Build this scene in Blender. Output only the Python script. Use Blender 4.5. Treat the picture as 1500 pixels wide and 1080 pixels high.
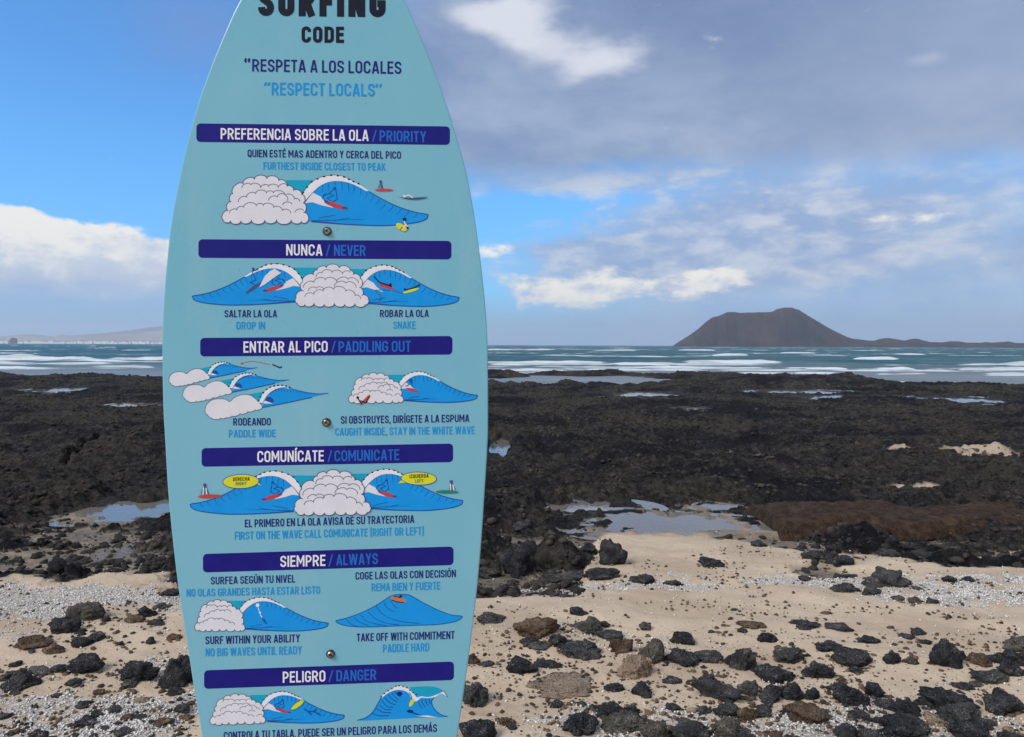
import bpy, math, random
import numpy as np
from mathutils import Matrix, Vector
from mathutils.geometry import tessellate_polygon

random.seed(7); RNG = np.random.default_rng(7)
S = bpy.context.scene
for o in list(bpy.data.objects): bpy.data.objects.remove(o)

# ------------------------------------------------------------------ camera
FPX, CXP, CYP = 1100.0, 750.0, 540.0
CAM_Z = 1.6
PITCH = math.atan((540 - 505.5) / FPX); ROLL = 0.0037
CAMM = Matrix.Rotation(math.pi/2 - PITCH, 3, 'X') @ Matrix.Rotation(ROLL, 3, 'Z')
cd = bpy.data.cameras.new('camera'); cam = bpy.data.objects.new('camera', cd); S.collection.objects.link(cam)
cam.matrix_world = Matrix.Translation((0, 0, CAM_Z)) @ CAMM.to_4x4()
cd.sensor_width = 36; cd.lens = 36 * FPX / 1500; cd.clip_start = .05; cd.clip_end = 60000
S.camera = cam
def ray(x, y):
    v = CAMM @ Vector(((x - CXP)/FPX, -(y - CYP)/FPX, -1)); return v

# ------------------------------------------------------------------ node expressions
class N:
    """a value socket that takes arithmetic"""
    def __init__(s, t, sock): s.t, s.s = t, sock
    def _m(s, op, *a):
        n = s.t.nodes.new('ShaderNodeMath'); n.operation = op
        for i, q in enumerate((s,) + a):
            if isinstance(q, N): s.t.links.new(q.s, n.inputs[i])
            else: n.inputs[i].default_value = q
        return N(s.t, n.outputs[0])
    def __add__(s, o): return s._m('ADD', o)
    __radd__ = __add__
    def __sub__(s, o): return s._m('SUBTRACT', o)
    def __rsub__(s, o): return (s * -1) + o
    def __mul__(s, o): return s._m('MULTIPLY', o)
    __rmul__ = __mul__
    def __truediv__(s, o): return s._m('DIVIDE', o)
    def mx(s, o): return s._m('MAXIMUM', o)
    def mn(s, o): return s._m('MINIMUM', o)
    def f(s, op, *a): return s._m(op, *a)
    def step(s, a, b):
        n = s.t.nodes.new('ShaderNodeMapRange'); n.interpolation_type = 'SMOOTHSTEP'
        s.t.links.new(s.s, n.inputs[0]); n.inputs[1].default_value = a; n.inputs[2].default_value = b
        if a > b:
            n.inputs[1].default_value = b; n.inputs[2].default_value = a; n.inputs[3].default_value = 1; n.inputs[4].default_value = 0
        return N(s.t, n.outputs[0])
def vec(t, x, y, z):
    n = t.nodes.new('ShaderNodeCombineXYZ')
    for i, q in enumerate((x, y, z)):
        if isinstance(q, N): t.links.new(q.s, n.inputs[i])
        else: n.inputs[i].default_value = q
    return n.outputs[0]
def noise(t, v, scale, detail=4, rough=.55, dist=0, kind='fac'):
    n = t.nodes.new('ShaderNodeTexNoise')
    if v is not None: t.links.new(v, n.inputs['Vector'])
    n.inputs['Scale'].default_value = scale; n.inputs['Detail'].default_value = detail
    n.inputs['Roughness'].default_value = rough; n.inputs['Distortion'].default_value = dist
    return N(t, n.outputs[0])
def mixc(t, fac, a, b):
    n = t.nodes.new('ShaderNodeMix'); n.data_type = 'RGBA'
    for i, q in ((0, fac), (6, a), (7, b)):
        if isinstance(q, N): t.links.new(q.s, n.inputs[i])
        elif isinstance(q, bpy.types.NodeSocket): t.links.new(q, n.inputs[i])
        elif i == 0: n.inputs[i].default_value = q
        else: n.inputs[i].default_value = (*q, 1)
    return n.outputs[2]

# ------------------------------------------------------------------ sky
SUN_EL, SUN_AZ = math.radians(42), math.radians(-128)      # azimuth from +Y towards +X
W = bpy.data.worlds.new('World'); S.world = W; W.use_nodes = True
t = W.node_tree; t.nodes.clear()
out = t.nodes.new('ShaderNodeOutputWorld'); bg = t.nodes.new('ShaderNodeBackground'); t.links.new(bg.outputs[0], out.inputs[0])
sky = t.nodes.new('ShaderNodeTexSky'); sky.sky_type = 'NISHITA'; sky.sun_disc = False
sky.sun_elevation = SUN_EL; sky.sun_rotation = SUN_AZ; sky.air_density = 1.0; sky.dust_density = .3; sky.ozone_density = 2.5
STR = .1; bg.inputs[1].default_value = STR
tc = t.nodes.new('ShaderNodeTexCoord'); sp = t.nodes.new('ShaderNodeSeparateXYZ'); t.links.new(tc.outputs['Generated'], sp.inputs[0])
dx, dy, dz = (N(t, sp.outputs[i]) for i in range(3))
az = dx.f('ARCTAN2', dy); el = dz.f('ARCSINE')
def A(x): return math.atan((x - 750)/FPX)
def E_(x, y): return math.atan((505.5 - y)/FPX * math.cos(A(x)))
dirv = tc.outputs['Generated']
flat = vec(t, dx, dy, dz * 2.2)
n1 = noise(t, flat, 3.2, 8, .55); n2 = noise(t, vec(t, dx + 3.1, dy, dz * 2.2), 3.4, 8, .55)
n3 = noise(t, flat, 9, 8, .62); n4 = noise(t, vec(t, dx, dy + 5, dz * 3.2), 2.0, 7, .6, .3); n5 = noise(t, vec(t, dx, dy + 1.5, dz * 1.6), 24, 6, .6)
def blob(x, y, rx, ry, w=1.0, wob=.1):
    ax, ey = A(x), E_(x, y); rx = rx/FPX; ry = ry/FPX
    u = (az + (n1 - .5)*wob - ax) / rx; v = (el + (n2 - .5)*wob*.8 - ey) / ry
    q = (u*u + v*v) * -1
    return q.f('EXPONENT') * w if w != 1 else q.f('EXPONENT')
def col(r, g, b, k=1.0):                                  # display colour to radiance before the 0.1 strength
    l = lambda c: ((c/255 + .055)/1.055)**2.4 if c > 10 else c/255/12.92
    return tuple(l(c)*k/STR for c in (r, g, b))
wel = el + (n1 - .5)*.10 + (n3 - .5)*.035
waz = az + (n2 - .5)*.22
# clear air: Nishita, paler towards the horizon
skyc = t.nodes.new('ShaderNodeMix'); skyc.data_type = 'RGBA'; skyc.blend_type = 'MULTIPLY'; skyc.inputs[0].default_value = 1
t.links.new(sky.outputs[0], skyc.inputs[6]); skyc.inputs[7].default_value = (.62, 1.42, 2.05, 1)
c = mixc(t, el.step(.32, .0)*.55, skyc.outputs[2], col(100, 186, 255))
# pale marine haze layer
c = mixc(t, (el + (n4-.5)*.05).step(.085, .015)*.8, c, mixc(t, az.step(-.2, .5), col(150, 186, 226), col(158, 183, 220)))
# thin mid-level veil, right half of the view and beyond
c = mixc(t, waz.step(-.02, .22) * (el + (n2-.5)*.06).step(.20, .05)*.75, c, mixc(t, n3.step(.35, .65), col(150, 180, 224), col(176, 198, 228)))
veil = waz.step(.10, .36) * ((el + (n2-.5)*.12).step(.03, .12))
c = mixc(t, veil * (n4.step(.30, .60)*.45 + .5), c, mixc(t, n3.step(.35, .7), col(150, 176, 215), col(186, 200, 222)))
n6 = noise(t, vec(t, dx, dy, dz*2.6), 15, 7, .6, .2)
mid = blob(1120, 330, 250, 62, 1.1) + blob(1010, 395, 250, 40, 1.1) + blob(880, 270, 170, 14, .6) + blob(860, 365, 110, 12, .6)
c = mixc(t, mid.step(.04, .30) * (mid + (n6 - .5)*1.5 + (n3-.5)*.8).step(.0, .95)*.93, c, mixc(t, (n6*.6 + n3*.4).step(.42, .62), col(152, 176, 216), col(208, 216, 230)))
# grey cloud deck over the right half and overhead, ragged lower edge
edge = el + (n1 - .5)*.06 + (n3 - .5)*.035 + (n4 - .5)*.05
deck = edge.step(.195, .25) * waz.step(-.30, -.06)
over = (el + (n1-.5)*.3).step(.55, .8) * n4.step(.25, .42)
deckc = mixc(t, (n4*.6 + n3*.4).step(.38, .64), col(128, 150, 188), col(172, 187, 212))
deckc = mixc(t, blob(1050, 20, 330, 90, .75), deckc, col(106, 129, 172))
deckc = mixc(t, blob(1480, 90, 260, 170, .6), deckc, col(158, 174, 205))
c = mixc(t, (deck.mx(over) * .96), c, deckc)
wisp = blob(300, 55, 90, 45, .55, .16) + blob(270, 110, 60, 18, .25, .16)
c = mixc(t, wisp, c, col(120, 150, 205))
# sunlit breaks in the deck
br = blob(735, 12, 75, 30, 1.2, .12) + blob(845, 85, 105, 42, 1.0, .16) + blob(1350, 72, 55, 24, .55, .14) + blob(760, 60, 40, 22, .5, .1)
c = mixc(t, (br + (n6-.5)*.9).step(.35, 1.0)*br.mn(1)*br.step(.12, .35), c, col(220, 224, 236))
# fair-weather cumulus along the horizon
def puff(x, y, rx, ry, w=1.0): return blob(x, y, rx, ry, w, .05)
cum = puff(815, 425, 95, 27, 1.1) + puff(1045, 415, 55, 20, 1.05) + puff(940, 428, 60, 16, .8) + puff(735, 370, 50, 14, .7) + puff(910, 390, 50, 10, .5) + puff(1300, 330, 60, 20, .5)
cm = (cum + (n6 - .5)*1.6 + (n5 - .5)*1.3).step(.34, .95)
c = mixc(t, cm*.95, c, mixc(t, (n6*.4 + n5*.6).step(.40, .58), col(200, 212, 232), col(262, 256, 244)))
# big cumulus bank to the left, crisp sunlit top, going on out of frame
puffs = (n3 - .5)*.060 + (n5 - .5)*.028 + (n1 - .5)*.03
top = az*(-.09) + (.094)                                  # bank top elevation rises away from the board
n7 = noise(t, vec(t, dx, dy, dz*1.3), 34, 6, .6)
puffs = puffs + (n7-.5)*.018
bank = (top - el + puffs).step(-.001, .009) * az.step(-.12, -.30) * az.step(-1.5, -1.1) * (el + (n4-.5)*.03).step(.015, .075)
sh = (el + (n3-.5)*.10 + (n5-.5)*.03).step(.035, .10)
bankc = mixc(t, sh, col(150, 180, 222), col(206, 216, 232))
bankc = mixc(t, (n3*.45 + n5*.3 + n7*.25 + (el - .10)*2.6).step(.44, .60)*sh, bankc, col(250, 248, 243))
c = mixc(t, bank, c, bankc)
# broken cloud goes on round the sides and behind
side = az.f('ABSOLUTE').step(.80, 1.25) * (n4*.5 + n1*.5).step(.36, .50) * (el + (n2-.5)*.1).step(.0, .10)
c = mixc(t, side*.92, c, mixc(t, n3.step(.38, .62), col(165, 180, 208), col(235, 236, 238)))
t.links.new(c, bg.inputs[0])

sl = bpy.data.lights.new('sun', 'SUN'); so = bpy.data.objects.new('sun', sl); S.collection.objects.link(so)
sl.energy = 2.8; sl.angle = math.radians(20); sl.color = (1, .95, .88)
sd = Vector((math.sin(SUN_AZ)*math.cos(SUN_EL), math.cos(SUN_AZ)*math.cos(SUN_EL), math.sin(SUN_EL)))
so.rotation_euler = sd.to_track_quat('Z', 'Y').to_euler()
so.location = (0, 0, 50)
S.view_settings.view_transform = 'Standard'; S.view_settings.look = 'None'; S.view_settings.exposure = 0; S.view_settings.gamma = 1
S.view_settings.use_curve_mapping = False
S.cycles.max_bounces = 6; S.cycles.volume_bounces = 1

# ------------------------------------------------------------------ helpers
def link(o, parent=None):
    S.collection.objects.link(o)
    if parent: o.parent = parent
    return o
def mesh(name, v, f, mats, parent=None, smooth=False, attrs=None):
    me = bpy.data.meshes.new(name)
    v = np.asarray(v, dtype=np.float32)
    if isinstance(f, np.ndarray):
        k = f.shape[1]; me.vertices.add(len(v)); me.vertices.foreach_set('co', v.ravel())
        me.loops.add(f.size); me.loops.foreach_set('vertex_index', f.ravel().astype(np.int32))
        me.polygons.add(len(f)); me.polygons.foreach_set('loop_start', np.arange(0, f.size, k, dtype=np.int32))
        me.update(calc_edges=True)
    else:
        me.from_pydata([tuple(map(float, p)) for p in v], [], f)
    if smooth: me.polygons.foreach_set('use_smooth', np.ones(len(me.polygons), dtype=bool))
    for an, arr in (attrs or {}).items():
        a = me.attributes.new(an, 'FLOAT', 'POINT'); a.data.foreach_set('value', np.asarray(arr, dtype=np.float32).ravel())
    for m in (mats if isinstance(mats, (list, tuple)) else [mats]): me.materials.append(m)
    return link(bpy.data.objects.new(name, me), parent)
def tag(o, label=None, cat=None, group=None, kind=None):
    for k, v in (('label', label), ('category', cat), ('group', group), ('kind', kind)):
        if v: o[k] = v
    return o
def new_mat(name, base=(.5, .5, .5), rough=.6, spec=.5, metal=0):
    m = bpy.data.materials.new(name); m.use_nodes = True; p = m.node_tree.nodes['Principled BSDF']
    p.inputs['Base Color'].default_value = (*base, 1); p.inputs['Roughness'].default_value = rough
    p.inputs['Specular IOR Level'].default_value = spec; p.inputs['Metallic'].default_value = metal
    return m, m.node_tree, p
def bump(t, p, h, strength, dist):
    b = t.nodes.new('ShaderNodeBump'); b.inputs['Strength'].default_value = strength; b.inputs['Distance'].default_value = dist
    t.links.new(h.s, b.inputs['Height']); t.links.new(b.outputs[0], p.inputs['Normal']); return b
def attr(t, n):
    a = t.nodes.new('ShaderNodeAttribute'); a.attribute_name = n; return N(t, a.outputs['Fac'])
def objco(t): 
    n = t.nodes.new('ShaderNodeTexCoord'); return n.outputs['Object']
def geoco(t):
    n = t.nodes.new('ShaderNodeNewGeometry'); return n.outputs['Position']

# numpy noise
def _h(ix, iy, s):
    n = (ix.astype(np.int64)*374761393 + iy.astype(np.int64)*668265263 + s*982451653) & 0x7fffffff
    n = ((n ^ (n >> 13)) * 1274126177) & 0x7fffffff
    n = (n ^ (n >> 16)) & 0xffffff
    return n / float(0xffffff)
def vn(x, y, s=0):
    ix, iy = np.floor(x), np.floor(y); fx, fy = x - ix, y - iy
    fx = fx*fx*(3-2*fx); fy = fy*fy*(3-2*fy)
    a, b, c_, d = _h(ix, iy, s), _h(ix+1, iy, s), _h(ix, iy+1, s), _h(ix+1, iy+1, s)
    return (a*(1-fx)+b*fx)*(1-fy) + (c_*(1-fx)+d*fx)*fy
def fbm(x, y, s=0, o=4, g=.5):
    r = 0; a = 1; w = 0
    for i in range(o):
        r = r + a*vn(x*2**i + 13.7*i, y*2**i - 7.1*i, s + i); w += a; a *= g
    return r / w
def worley(x, y, s=0):
    """dome-like lumps: 1 at a cell's point, 0 far from it; each with its own height"""
    ix, iy = np.floor(x), np.floor(y); best = np.full(x.shape, 9.0); hh = np.zeros(x.shape)
    for dx_ in (-1, 0, 1):
        for dy_ in (-1, 0, 1):
            jx, jy = ix+dx_, iy+dy_
            px = jx + _h(jx, jy, s); py = jy + _h(jx, jy, s+11); r = .45 + .75*_h(jx, jy, s+23)
            d = np.hypot(x-px, y-py) / r
            m = d < best; best = np.where(m, d, best); hh = np.where(m, _h(jx, jy, s+37), hh)
    return np.sqrt(np.clip(1 - best**2, 0, 1)), hh
def sst(x, a, b):
    q = np.clip((x-a)/(b-a), 0, 1); return q*q*(3-2*q)

# ------------------------------------------------------------------ the ground's shape
SEA = -.9
BY = np.array([-4000, 2, 4, 10, 20, 40, 70, 400, 4000.0]); BZ = np.array([1.2, .02, 0, -.36, -.56, -.78, -1.0, -3, -6])
def base_z(Y): return np.interp(Y, BY, BZ)
def dist_at(x, y, zoff=0.0):
    """ground point seen at photo position (x, y), by marching down the beach profile"""
    r = ray(x, y); Y = 3.0
    for _ in range(40):
        z = float(base_z(Y)) + zoff; tt = (z - CAM_Z)/r.z; Y = tt*r.y if tt > 0 else 4000
        Y = min(max(Y, .5), 4000)
    return tt*r.x, Y
# near edge of the reef, by azimuth (x/y), from its course in the place
REEF = [(-40, 838), (60, 842), (150, 826), (235, 834), (330, 850), (600, 858), (700, 858), (850, 852), (880, 812), (930, 795), (1010, 795), (1120, 800), (1200, 822), (1330, 832), (1560, 838)]
_ra = np.array([(x-750)/FPX for x, y in REEF]); _ry = np.array([dist_at(x, y)[1] for x, y in REEF])
SHORE = [(-60, 553), (120, 556), (237, 555), (700, 551), (850, 545), (1000, 549), (1150, 552), (1300, 561), (1400, 568), (1560, 572)]
def sea_dist(y): return (CAM_Z - SEA)*FPX/(y - 505.5)
_sa = np.array([(x-750)/FPX for x, y in SHORE]); _sy = np.array([sea_dist(y + (x-750)*-.0037) for x, y in SHORE])
def pxy(X, Y): return X/np.maximum(Y, .3)
# tide pools: (photo x, photo y, rx, ry) -> world ellipses
POOLS = []
def add_pool(x, y, rx, ry, drop=.0, n=.5):
    X, Y = dist_at(x, y); X1, _ = dist_at(x+rx, y); _, Y1 = dist_at(x, y-ry); _, Y2 = dist_at(x, y+ry)
    POOLS.append((X, (Y1+Y2)/2, X1-X, (Y1-Y2)/2, float(base_z((Y1+Y2)/2)) - drop + (.15 if y < 640 else .02), n))
add_pool(195, 751, 66, 10); add_pool(1010, 604, 40, 2.5); add_pool(1050, 745, 26, 3); add_pool(770, 700, 26, 3); add_pool(200, 600, 30, 2.5); add_pool(140, 663, 26, 5); add_pool(100, 691, 9, 4)
add_pool(40, 646, 36, 3); add_pool(100, 575, 34, 3); add_pool(735, 660, 22, 13)
add_pool(850, 752, 72, 12); add_pool(965, 770, 105, 11); add_pool(1130, 626, 55, 3.5); add_pool(1215, 630, 22, 3)
add_pool(1150, 580, 70, 3.5); add_pool(1275, 589, 95, 4); add_pool(1400, 592, 70, 3.5); add_pool(940, 583, 60, 3)
# shallow channels open to the sea
LAG = [(870, 559, 165, 8), (1060, 571, 120, 4.5), (760, 566, 55, 5), (1200, 574, 90, 4), (1420, 579, 90, 3)]
LAGW = []
for x, y, rx, ry in LAG:
    Yn = sea_dist(y+ry + (x-750)*-.0037); Yf = sea_dist(y-ry + (x-750)*-.0037); Yc = (Yn+Yf)/2
    LAGW.append(((x-750)/FPX*Yc, Yc, rx/FPX*Yc, (Yf-Yn)/2))

LY0, LY1 = dist_at(1300, 800)[1], dist_at(1300, 748)[1]
def ground(X, Y):
    """height, reef mask, wet-sand mask at world points"""
    X = np.asarray(X, float); Y = np.asarray(Y, float)
    k = pxy(X, Y)
    wob = (fbm(X*.9, Y*.9, 3, 4) - .5)
    reefY = np.interp(k, _ra, _ry)
    m = sst(Y + wob*2.2 + (fbm(X*5, Y*5, 8, 3)-.5)*.5, reefY - .12, reefY + .35)
    m = m * sst(Y, 2.5, 4)
    z = base_z(Y)
    sand = z + (fbm(X*.8, Y*1.6, 21, 3) - .5)*.05 + (fbm(X*3.2, Y*5, 25, 3) - .5)*.034 + (fbm(X*14, Y*17, 29, 2) - .5)*.006
    # reef rock: broad shelves, lumps, rubble
    w1, h1 = worley(X/1.9 + wob, Y/2.3, 41); w2, h2 = worley(X/.62, Y/.7, 47); w3, h3 = worley(X/.24 + wob*2, Y/.26, 53); w4, h4 = worley(X/.11, Y/.12, 59)
    br = fbm(X*.22, Y*.35, 61, 4)
    rg = 1 - np.abs(2*fbm(X*1.7, Y*2.6, 73, 4) - 1); rock = z - .17 + br*.27 + w1*h1*.07 + w2*h2*.075 + w3*h3*.06*sst(fbm(X*.8, Y*.8, 71, 2), .3, .6) + w4*h4*.035 + rg*.10 + (1 - np.abs(2*fbm(X*5, Y*7, 79, 4, .65) - 1))*.085*sst(Y, 30, 8) + (1 - np.abs(2*fbm(X*2.2, Y*3, 81, 4, .65) - 1))*.12*sst(Y, 9, 25)
    rock = rock + (fbm(X*9, Y*9, 77, 3) - .5)*.05
    near = sst(Y, 9.5, 6.0)
    rock = rock - near*.045*(.4 + 1.2*fbm(X*.9, Y*.9, 83, 2)) - .035
    ridge = np.exp(-((Y - (11.0 + k*1.5))/2.2)**2)*.05
    rock = rock + ridge
    # reef broken up by sand: open at its inner edge, in patches beyond
    inner = sst(Y - reefY, 3.2, .2); pat = fbm(X*1.3, Y*1.9, 141, 4); pat2 = fbm(X*.30, Y*.42, 145, 3)
    rock = rock - inner*(.10*sst(pat, .62, .38) + .02) + .05*(fbm(X*4, Y*5, 149, 3) - .5)*inner
    lz = sst(k, .33, .37)*sst(Y, LY0 - .7, LY0 - .1)*sst(Y, LY1 + .5, LY1 - .1)
    C = fbm(X*.55, Y*1.0, 151, 5, .62)*sst(Y, 34, 12) + fbm(X*.2, Y*.42, 155, 5, .62)*(1 - sst(Y, 34, 12)); rock = rock + (C - .515 - .10*lz)*(.62 + .35*sst(Y, 12, 30)) - .025 - .05*lz
    sand = sand - .03*m
    isrock = sst(rock - sand, -.010, .014) * sst(m, .15, .6)
    zz = np.maximum(sand - .02*m, sand*(1-m) + rock*m)
    zz = np.where(m > .01, np.maximum(sand - .015, sand - .25*(1-m) + (rock - sand)*1.0), sand)
    wet = np.zeros_like(z)
    # the weathered brown ledge
    # seaward edge
    shoreY = np.interp(k, _sa, _sy) + (fbm(X*.15, Y*.1, 91, 3) - .5)*9
    off = sst(Y, shoreY - 3, shoreY + 3)
    zz = zz*(1-off) + (zz - 1.2)*off
    lift = sst(Y, 36, 50)*(1-off)
    zz = zz + lift*.10
    for (cx_, cy_, rx, ry, lv, n) in POOLS:
        d = np.hypot((X-cx_)/rx, (Y-cy_)/ry) + (fbm(X*3/max(rx, .4), Y*3/max(ry, .4), 99, 3) - .5)*1.1
        q = sst(d, 1.15, .75)
        zz = np.minimum(zz, zz*(1-q) + (lv - .045 + .060*fbm(X*3.5, Y*7, 5, 4))*q); wet = np.maximum(wet, sst(d, 1.7, .9))
        # a sill round the pool keeps its water in
        sill = sst(d, 1.9, 1.3)*(1-q); zz = np.maximum(zz, zz*(1-sill) + np.maximum(zz, lv + .004 + .02*vn(X*7, Y*7, 6))*sill)
    for (cx_, cy_, rx, ry) in LAGW:
        d = np.hypot((X-cx_)/rx, (Y-cy_)/ry) + (fbm(X*.35, Y*.3, 101, 4) - .5)*1.0
        q = sst(d, 1.2, .8)
        zz = zz*(1-q) + np.minimum(zz, SEA - .06)*q
    return zz, isrock, wet, m*(1-off)

# maerl (white coral-algae grit) density, photo-position blobs turned into world ellipses
MA = []
for x, y, rx, ry, w in [(60, 885, 190, 34, 1), (215, 1050, 110, 48, 1), (90, 1030, 150, 18, .75), (40, 1075, 120, 20, .6), (240, 985, 60, 25, .6),
                        (1430, 862, 190, 22, 1), (1180, 852, 160, 8, .8), (900, 857, 240, 6, .7), (1290, 1045, 130, 24, .55), (1000, 1062, 230, 26, .6),
                        (1420, 1075, 160, 30, .5), (1180, 1075, 120, 25, .8), (880, 930, 70, 25, .35), (1000, 950, 90, 30, .25), (1130, 1000, 70, 15, .4), (1440, 678, 45, 8, 0)]:
    X, Y = dist_at(x, y); X1, _ = dist_at(x+rx, y); _, Y1 = dist_at(x, y-ry); _, Y2 = dist_at(x, y+ry)
    MA.append((X, (Y1+Y2)/2, X1-X, (Y1-Y2)/2, w))
def maerl(X, Y):
    r = np.zeros_like(X); nz = fbm(X*2.5, Y*3.5, 121, 4) - .5; n2_ = fbm(X*12, Y*14, 125, 2) - .5
    for (a, b, rx, ry, w) in MA:
        d = np.hypot((X-a)/rx, (Y-b)/ry) + nz*1.9 + n2_*1.3
        r = np.maximum(r, sst(d, 1.25, .45)*w)
    return r
SANDP = []
for x, y, rx, ry in [(1440, 679, 42, 7), (1330, 670, 30, 4), (1345, 727, 46, 3)]:
    X, Y = dist_at(x, y); X1, _ = dist_at(x+rx, y); _, Y1 = dist_at(x, y-ry); _, Y2 = dist_at(x, y+ry)
    SANDP.append((X, (Y1+Y2)/2, X1-X, (Y1-Y2)/2))
_g0 = ground
def ground(X, Y, n_out=3):
    z, r, w, zn = _g0(X, Y)
    for a, b, rx, ry in SANDP:
        d = np.hypot((X-a)/rx, (Y-b)/ry) + (fbm(X*2, Y*2, 131, 3) - .5)*.9
        q = sst(d + (fbm(X*7, Y*7, 133, 2)-.5)*.8, 1.1, .7); s = base_z(Y) - .03 + .03*vn(X*3, Y*3, 9)
        z = z*(1-q) + np.maximum(s, z - .03)*q*1.0; r = r*(1-q); zn = zn*(1-q*.6)
    return (z, r, w, zn)[:n_out]
def gz(x, y): return float(ground(np.array([x]), np.array([y]))[0][0])

# ------------------------------------------------------------------ ground material
m_ground, t, p = new_mat('sand_and_lava', rough=.9, spec=.14)
g = geoco(t); spg = t.nodes.new('ShaderNodeSeparateXYZ'); t.links.new(g, spg.inputs[0]); gxx, gyy = N(t, spg.outputs[0]), N(t, spg.outputs[1]); rk = attr(t, 'rock'); ma = attr(t, 'maerl'); wt_ = attr(t, 'wet')
a1 = noise(t, g, 1.3, 5, .6); a2 = noise(t, g, 22, 4, .7); a3 = noise(t, g, 260, 3, .7); a4 = noise(t, g, 5, 5, .6)
sandc = mixc(t, a1.step(.35, .65), (.445, .34, .24), (.57, .45, .325))
sandc = mixc(t, a2.step(.52, .74)*.30, sandc, (.30, .23, .175))
sandc = mixc(t, a3.step(.60, .72)*.65, sandc, (.13, .11, .10))
sandc = mixc(t, noise(t, g, 190, 2, .6).step(.62, .72)*.6, sandc, (.78, .73, .67))
grit = noise(t, g, 75, 5, .75)
white = mixc(t, grit.step(.38, .62), (.30, .26, .22), (.74, .70, .65))
gfac = (ma*1.0 + (a2 - .5)*.9 + (grit - .5)*.9).step(.30, .80)*.85
sandc = mixc(t, gfac, sandc, white)
mus = t.nodes.new('ShaderNodeTexVoronoi'); mus.inputs['Scale'].default_value = 9; t.links.new(g, mus.inputs['Vector'])
big = noise(t, vec(t, gxx*.22, gyy*.30, 0), 1.0, 4, .55)
lava = mixc(t, a4.step(.35, .7), (.012, .012, .015), (.050, .046, .043))
lava = mixc(t, (a1*.35 + big*.40 + a2*.25).step(.47, .56)*.8, lava, (.070, .060, .047))
lava = mixc(t, noise(t, g, .42, 3, .5).step(.52, .72)*.45, lava, (.060, .062, .036))
fine = noise(t, g, 9, 6, .75)
lava = mixc(t, fine.step(.52, .64)*.6, lava, (.12, .108, .09))
lava = mixc(t, fine.step(.50, .40)*.8, lava, (.009, .009, .012))
lava = mixc(t, a2.step(.58, .74)*.55, lava, (.19, .175, .155))
zn = attr(t, 'zone')
sandc = mixc(t, zn*((a4*.5 + a1*.5).step(.34, .52)*.55 + .40), sandc, mixc(t, (a2*.6 + a4*.4).step(.4, .6), (.075, .064, .052), (.185, .155, .122)))
cc = mixc(t, (rk + (a2-.5)*.5).step(.3, .7), sandc, lava)
cc = mixc(t, (big*.7 + a1*.3).step(.50, .43)*rk*.88, cc, mixc(t, a2.step(.5, .65), (.010, .010, .014), (.035, .034, .036)))
cc = mixc(t, wt_*(1 - rk)*.45, cc, (.20, .155, .115))
t.links.new(cc, p.inputs['Base Color'])
rgh = (wt_*-.35 + .92 - zn*(1 - rk)*a1.step(.48, .60)*.55); t.links.new(rgh.s, p.inputs['Roughness'])
hh = (a3*.12 + a2*.55 + a4*.45 + noise(t, g, 60, 4, .7)*.3)*(rk*2.2 + .22) + grit*.25*ma
bump(t, p, hh, 1.0, .06)

def grid_faces(nr, nc, wrap):
    i = np.arange(nr-1)[:, None]; j = np.arange(nc if wrap else nc-1)[None, :]; j2 = (j+1) % nc
    f = np.stack([i*nc+j, i*nc+j2, (i+1)*nc+j2, (i+1)*nc+j], -1).reshape(-1, 4)
    return f[:, ::-1]
azs = np.concatenate([np.radians(np.linspace(-38.5, 38.5, 600)), np.radians(np.linspace(39.5, 320.5, 70))])
rs = np.concatenate([np.geomspace(.25, 2.3, 24), np.geomspace(2.32, 75, 720), np.geomspace(80, 9000, 30)])
RR, AA = np.meshgrid(rs, azs, indexing='ij'); GX, GY = RR*np.sin(AA), RR*np.cos(AA)
gzv, grk, gwt, gzn = ground(GX, GY, 4)
front = GY > 0
mg = maerl(GX, GY) * (RR < 12) * front
tag(mesh('beach_ground', np.stack([GX, GY, gzv], -1).reshape(-1, 3), grid_faces(len(rs), len(azs), True), m_ground, smooth=True,
     attrs={'rock': grk, 'maerl': mg, 'wet': gwt, 'zone': gzn}), kind='structure')

# ------------------------------------------------------------------ sea
m_sea, t, p = new_mat('sea_water', (.012, .075, .090), .22, .16); p.inputs['IOR'].default_value = 1.33
g = geoco(t); fo = attr(t, 'foam'); sh_ = attr(t, 'shallow')
sp = t.nodes.new('ShaderNodeSeparateXYZ'); t.links.new(g, sp.inputs[0])
gx, gy = N(t, sp.outputs[0]), N(t, sp.outputs[1])
v1 = vec(t, gx*.5, gy, 0)
w1_ = noise(t, v1, .9, 5, .6); w2_ = noise(t, v1, .12, 4, .6); w3_ = noise(t, vec(t, gx*.25, gy, 0), 3.5, 4, .65); w4_ = noise(t, vec(t, gx*.15, gy, 0), .02, 4, .6)
seac = mixc(t, w2_.step(.35, .65), (.015, .078, .100), (.035, .115, .135))
seac = mixc(t, sh_, seac, (.165, .195, .22))
stk = noise(t, vec(t, gx*.05, gy*.32, 0), 1.0, 6, .65)
seac = mixc(t, (stk + (sh_-.5)*.12).step(.52, .74)*.33, seac, (.36, .42, .47))
ff = (fo + (w3_ - .5)*.5*fo.step(0, .3) + (stk - .5)*1.3*fo.step(0, .25) + (w1_ - .5)*.35*fo.step(0, .3)).step(.22, .80)
t.links.new(mixc(t, ff*(.62 + stk.step(.40, .60)*.38), seac, (.64, .69, .72)), p.inputs['Base Color'])
t.links.new((ff*.45 + .42).s, p.inputs['Roughness'])
bump(t, p, w1_*.5 + w2_*1.6 + w3_*.15, 1.0, .55)
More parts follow.
